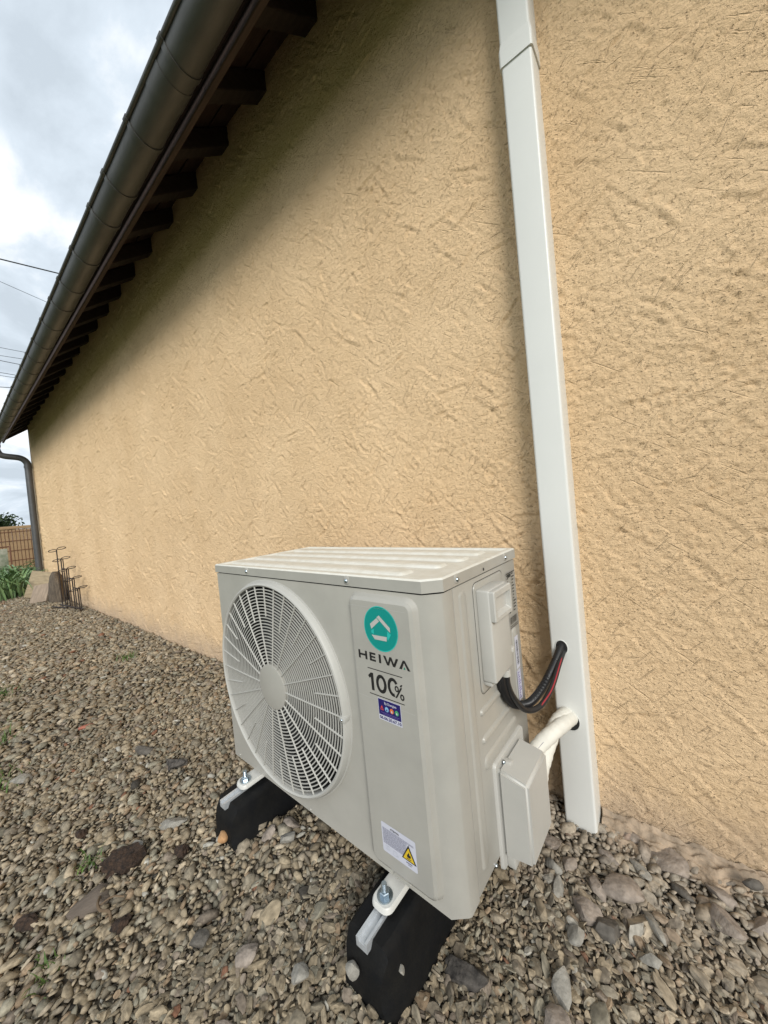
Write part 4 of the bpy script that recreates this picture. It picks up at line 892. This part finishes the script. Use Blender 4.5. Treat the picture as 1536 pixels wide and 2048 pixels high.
# mortar spill along the foot of the wall
nx, ny = 170, 26; x = np.linspace(0.885, 1.75, nx); V = []
for j in range(ny):
    t_ = j/(ny-1); y = -0.004-t_*0.075*(0.7+0.55*perlin(x*9, x*0+3)+0.35*perlin(x*30, x*0+8))
    z = 0.022*(1-t_)**1.3*(0.8+0.6*perlin(x*12, t_*3+x*0))+0.008*perlin(x*38, t_*5+x*0)+0.006*perlin(x*90, t_*11+x*0)-0.003+0.012*(1-t_)
    z = np.where(t_ > 0.97, -0.02, z+gh(x, y)*0.5); V.append(np.stack([x, y, z], -1))
V = np.array(V).reshape(-1, 3); idx = np.arange(nx*ny).reshape(ny, nx); Fq = np.stack([idx[:-1, :-1], idx[1:, :-1], idx[1:, 1:], idx[:-1, 1:]], -1).reshape(-1, 4)
new_obj('mortar_spill', np_mesh('mortar_spill', V, Fq), MORTAR, label='crumbly pinkish mortar spill along the wall foot right of the trunking', cat='mortar')

# weeds
def tuft(x, y, n, h, label, seed, spread=0.03, m=WEED):
    r_ = random.Random(seed); rt = root('weed_tuft', (x, y, float(gh(x, y))), label, 'weed', 'weeds growing through the gravel')
    V = []; F = []
    for k in range(n):
        bx, by2 = r_.gauss(0, spread), r_.gauss(0, spread*0.7); a = r_.uniform(0, 6.28); hh = h*r_.uniform(0.4, 1.1); ln = hh*r_.uniform(0.4, 1.3); w_ = r_.uniform(0.0012, 0.0032)
        i0 = len(V)
        for j in range(4):
            t_ = j/3; p = Vector((bx+math.cos(a)*ln*t_*t_, by2+math.sin(a)*ln*t_*t_, hh*(t_*1.3-0.45*t_*t_))); s = Vector((-math.sin(a), math.cos(a), 0))*w_*(1-t_*0.85)
            V += [p-s, p+s]
        for j in range(3): F.append((i0+2*j, i0+2*j+1, i0+2*j+3, i0+2*j+2))
    new_obj('blades', mesh('blades', V, F, 60), m, rt, kind='stuff')
tuft(-0.105, -0.785, 45, 0.022, 'small green weed tuft left of the large lava rock', 1, 0.020)
tuft(0.100, -0.893, 30, 0.018, 'small weed tuft near the bottom left corner of the picture', 2, 0.018)
tuft(-1.70, -0.26, 60, 0.045, 'small weed tuft near the wall beyond the unit', 3, 0.04)
tuft(-1.75, -0.86, 170, 0.05, 'grass patch at left edge of gravel, farthest of three', 4, 0.075)
tuft(-1.18, -0.905, 170, 0.045, 'grass patch at left edge of gravel, middle of three', 5, 0.07)
tuft(-0.77, -0.925, 150, 0.04, 'grass patch at left edge of gravel, nearest of three', 6, 0.055)
V = []; F = []; r_ = random.Random(11)
for k in range(9000):
    x = r_.uniform(-7, 2.5); y = -1.15-abs(r_.gauss(0, 0.55)); a = r_.uniform(0, 6.28); hh = r_.uniform(0.02, 0.07); w_ = 0.003; i0 = len(V); p = Vector((x, y, float(-0.012))); tp = p+Vector((math.cos(a)*hh*.6, math.sin(a)*hh*.6, hh)); s = Vector((-math.sin(a), math.cos(a), 0))*w_
    V += [p-s, p+s, tp]; F.append((i0, i0+1, i0+2))
new_obj('lawn_edge', mesh('lawn_edge', V, F), WEED, label='short grass verge beyond the gravel strip', cat='grass', kind='stuff')

# ------------------------------------------------------------------ far left: pot stand, planks, log, irises, fence, tree, wires
ps = root('pot_stand', (-4.25, -0.13, 0), 'stepped black wrought iron pot stand with paired rings by the wall', 'pot stand')
steps = [(-0.16, 0.655), (-0.055, 0.545), (0.10, 0.435), (0.26, 0.335), (0.40, 0.235)]
for k, (dx, h) in enumerate(steps):
    yc = -0.01+0.012*k
    for s in (-1, 1):
        rg = [(dx+0.050*math.cos(a), yc+s*0.038+0.036*math.sin(a), h+0.010*s+0.014*math.cos(a)) for a in [2*math.pi*i/20 for i in range(21)]]
        tube('pot_ring', rg, 0.0040, IRON, ps, seg=6)
    tube('upright', [(dx, yc-0.006, h), (dx-0.004, yc-0.004, 0.0)], 0.0055, IRON, ps, seg=8)
    if k: tube('upright', [(dx-0.06, yc+0.02, steps[k][1]), (dx-0.06, yc+0.02, 0.0)], 0.0048, IRON, ps, seg=8)
    if k: tube('step_bar', [(steps[k-1][0], -0.01+0.012*(k-1), h), (dx, yc, h)], 0.006, IRON, ps, seg=6)
tube('base_bar', [(-0.20, -0.03, 0.02), (0.46, 0.05, 0.02)], 0.008, IRON, ps, seg=8); tube('base_bar', [(-0.20, -0.10, 0.015), (0.10, -0.02, 0.015)], 0.008, IRON, ps, seg=8)
def slab(name, loc, size, rot, m, label, cat, group=None):
    bm = box_bm(tuple(-s/2 for s in size), tuple(s/2 for s in size), 0.006, 2)
    return new_obj(name, from_bm(name, bm, 35), m, None, label, cat, group, None, loc, rot)
slab('leaning_board', (-5.62, -0.155, 0.165), (0.42, 0.035, 0.36), (math.radians(-16), math.radians(8), math.radians(28)), PLANK, 'weathered board leaning on the wall foot beside the downspout', 'board', 'boards leaning at the wall corner')  # both leaning pieces are old wooden boards
slab('leaning_board', (-5.18, -0.215, 0.10), (0.22, 0.05, 0.24), (math.radians(-28), math.radians(-6), math.radians(38)), PLANK2, 'smaller greyish board leaning in front of the taller board', 'board', 'boards leaning at the wall corner')
lg = root('split_log', (-4.93, -0.10, 0), 'dark split log standing upright behind the iron pot stand', 'log')
V = []; F = []; ns = 14
for i, (z, s) in enumerate(((-0.02, 1.0), (0.1, 0.98), (0.22, 0.9), (0.31, 0.72), (0.365, 0.42))):
    for k in range(ns):
        a = 2*math.pi*k/ns; q_ = 1+0.16*math.sin(3*a+i)+0.08*math.sin(7*a); V.append((0.15*s*q_*math.cos(a)-0.03*i*0.3, 0.075*s*q_*math.sin(a), z))
for i in range(4):
    for k in range(ns): F.append((i*ns+k, i*ns+(k+1) % ns, (i+1)*ns+(k+1) % ns, (i+1)*ns+k))
F.append(tuple(4*ns+k for k in range(ns))); new_obj('log_body', mesh('log_body', V, F, 45), LOG, lg)

LM = []
for k in range(10):
    r_ = random.Random(k); L = r_.uniform(0.35, 0.62); bend = r_.uniform(0.5, 1.5); w_ = r_.uniform(0.010, 0.017); V = []; F = []; n = 9
    for j in range(n):
        t_ = j/(n-1); x = L*(t_*0.25+bend*0.42*t_*t_); z = L*(t_*1.0-0.50*bend*t_*t_*t_); wd = w_*(1-t_**2.5)*min(1, 0.5+t_*3)
        V += [(x, -wd, z+0.003), (x, 0, z-0.001), (x, wd, z+0.003)]
    for j in range(n-1): F += [(3*j, 3*j+1, 3*j+4, 3*j+3), (3*j+1, 3*j+2, 3*j+5, 3*j+4)]
    me = mesh('leaf', V, F, 70); me.materials.append(LEAF); LM.append(me)
r_ = random.Random(4)
for (x, y, n, s, lab) in ((-6.25, -0.42, 90, 1.12, 'green strap leaved clump nearest the gravel at left edge'), (-6.8, -0.33, 100, 1.35, 'tall green strap leaved clump in front of the fence frame'), (-6.95, -0.13, 90, 1.15, 'green strap leaved clump just behind the downspout'), (-7.5, -0.62, 60, 1.1, 'green strap leaved clump farthest left beyond the gravel')):
    rt = root('iris_clump', (x, y, 0), lab, 'plant', 'strap leaved plants past the house corner')
    for k in range(n):
        o = new_obj('leaf', LM[k % 10], None, rt, loc=(r_.gauss(0, .11), r_.gauss(0, .11), 0), rot=(r_.gauss(0, .12), r_.gauss(0, .15), r_.uniform(0, 6.28))); sc_ = s*r_.uniform(.75, 1.15); o.scale = (sc_, sc_, sc_)
# mesh fence with slats
FX, FT = -11.0, 1.135
fen = root('slatted_fence', (FX, 0, 0), 'tan slatted mesh fence beyond the corner of the house', 'fence')
sme = from_bm('slat', box_bm((-0.004, -0.026, 0.05), (0.004, 0.026, FT-0.075), 0.0)); sme.materials.append(SLAT)
for k in range(96): new_obj('slat', sme, None, fen, loc=(random.uniform(-.003, .003), -2.4+k*0.0615, 0))
box('top_cap', (-0.02, -2.45, FT-0.07), (0.02, 3.6, FT), SLAT, fen, bev=0.004)
for z in (0.10, 0.33, 0.56, 0.79, 1.0): box('cross_wire', (0.006, -2.45, z-0.006), (0.016, 3.6, z+0.006), FWIRE, fen)
wme = from_bm('upright_wire', box_bm((0.005, -0.004, 0.04), (0.012, 0.004, FT-0.06))); wme.materials.append(FWIRE)
for k in range(96): new_obj('upright_wire', wme, None, fen, loc=(0, -2.4+0.0307+k*0.0615, 0))
for y in (-2.45, 1.1, 3.6): box('post', (-0.03, y-0.03, 0), (0.028, y+0.03, FT+0.01), FWIRE, fen, bev=0.003)
fr_ = root('notice_board', (-9.0, -0.30, 0), 'pale board in a brown metal frame standing before the fence', 'board')
for a, b_ in (((-0.012, -0.35, 0), (0.012, -0.326, 0.70)), ((-0.012, 0.156, 0), (0.012, 0.18, 0.70)), ((-0.012, -0.326, 0.676), (0.012, 0.156, 0.70))): box('frame_bar', a, b_, FWIRE, fr_, bev=0.003)
box('pale_panel', (-0.006, -0.30, 0.1), (0.006, 0.13, 0.655), PANELG, fr_, bev=0.002)
# trees beyond the fence
def tree(x, y, h, rx, rz, n, label, seed):
    r_ = random.Random(seed); rt = root('garden_tree', (x, y, 0), label, 'tree', 'trees beyond the fence')
    trunk = spline([(0, 0, -0.2), (0.05, 0.05, h*.35), (-0.05, 0.1, h*.75)], 12); V, F = tube_data(trunk, [0.16-0.10*i/(len(trunk)-1) for i in range(len(trunk))], 8)
    cl = []
    for k in range(14):
        a = r_.uniform(0, 6.28); q_ = r_.uniform(0.3, 0.95); c_ = Vector((math.cos(a)*rx*q_, math.sin(a)*rx*q_, h-rz+rz*r_.uniform(-0.8, 0.95)*(1-q_*.5))); cl.append((c_, r_.uniform(.22, .42)*rx))
        v2, f2 = tube_data([(0, 0, h*.35+h*.3*r_.random()), tuple(c_*0.6+Vector((0, 0, h*.25))), tuple(c_)], [0.06, 0.04, 0.015], 6); o_ = len(V); V += v2; F += [tuple(i+o_ for i in f) for f in f2]
    new_obj('trunk', mesh('trunk', V, F, 60), BARK, rt)
    V = []; F = []
    for k in range(n):
        c_, s = cl[k % len(cl)]; p = c_+Vector((r_.gauss(0, s*.5), r_.gauss(0, s*.5), r_.gauss(0, s*.4))); a = Vector((r_.gauss(0, 1), r_.gauss(0, 1), r_.gauss(0, 1))).normalized(); b_ = a.orthogonal().normalized(); l_ = r_.uniform(.06, .13)
        i0 = len(V); V += [p-a*l_, p+b_*l_*.5, p+a*l_, p-b_*l_*.5]; F.append((i0, i0+1, i0+2, i0+3))
    new_obj('crown', mesh('crown', V, F), TREEL, rt)
tree(-30, 0.4, 2.30, 1.5, 0.9, 4200, 'dark bushy tree showing above the fence at left edge', 3)
tree(-34, -2.6, 3.4, 1.9, 1.3, 4200, 'larger dark tree beyond the fence, left of picture edge', 8)
# overhead wires
wl_ = [((0, 518), (130, 550), .017, 'thick dark overhead wire, topmost of those above the gutter'), ((0, 563), (102, 608), .006, 'thin overhead wire second from top, sloping down to the gutter'), ((0, 695), (57, 706), .006, 'thin overhead wire third from top in the sky'), ((0, 711), (52, 719), .006, 'thin overhead wire fourth from top in the sky'),
       ((0, 721), (50, 731), .008, 'overhead wire fifth from top in the sky'), ((0, 745), (42, 752), .007, 'overhead wire sixth from top in the sky'), ((0, 751), (40, 757), .006, 'overhead wire second from bottom in the sky'), ((0, 774), (34, 776), .009, 'lowest overhead wire in the sky, nearly level')]
def bpx(u, v, X):
    d_ = (u-768)/FPX*rr+(1024-v)/FPX*uu+fwd; return CAM+d_*((X-CAM.x)/d_.x)
for a, b_, r_, lab in wl_:
    p, q_ = bpx(*a, -13.0), bpx(*b_, -13.0); dr = (q_-p).normalized(); mid = p
    P = [mid+dr*s-Vector((0, 0, 0.0004*s*s*0)) for s in np.linspace(-30, 22, 24)]
    o = tube('overhead_wire', [tuple(x-mid) for x in P], r_, WIREM, None, seg=6, label=lab, cat='wire', group='overhead wires'); o.location = mid
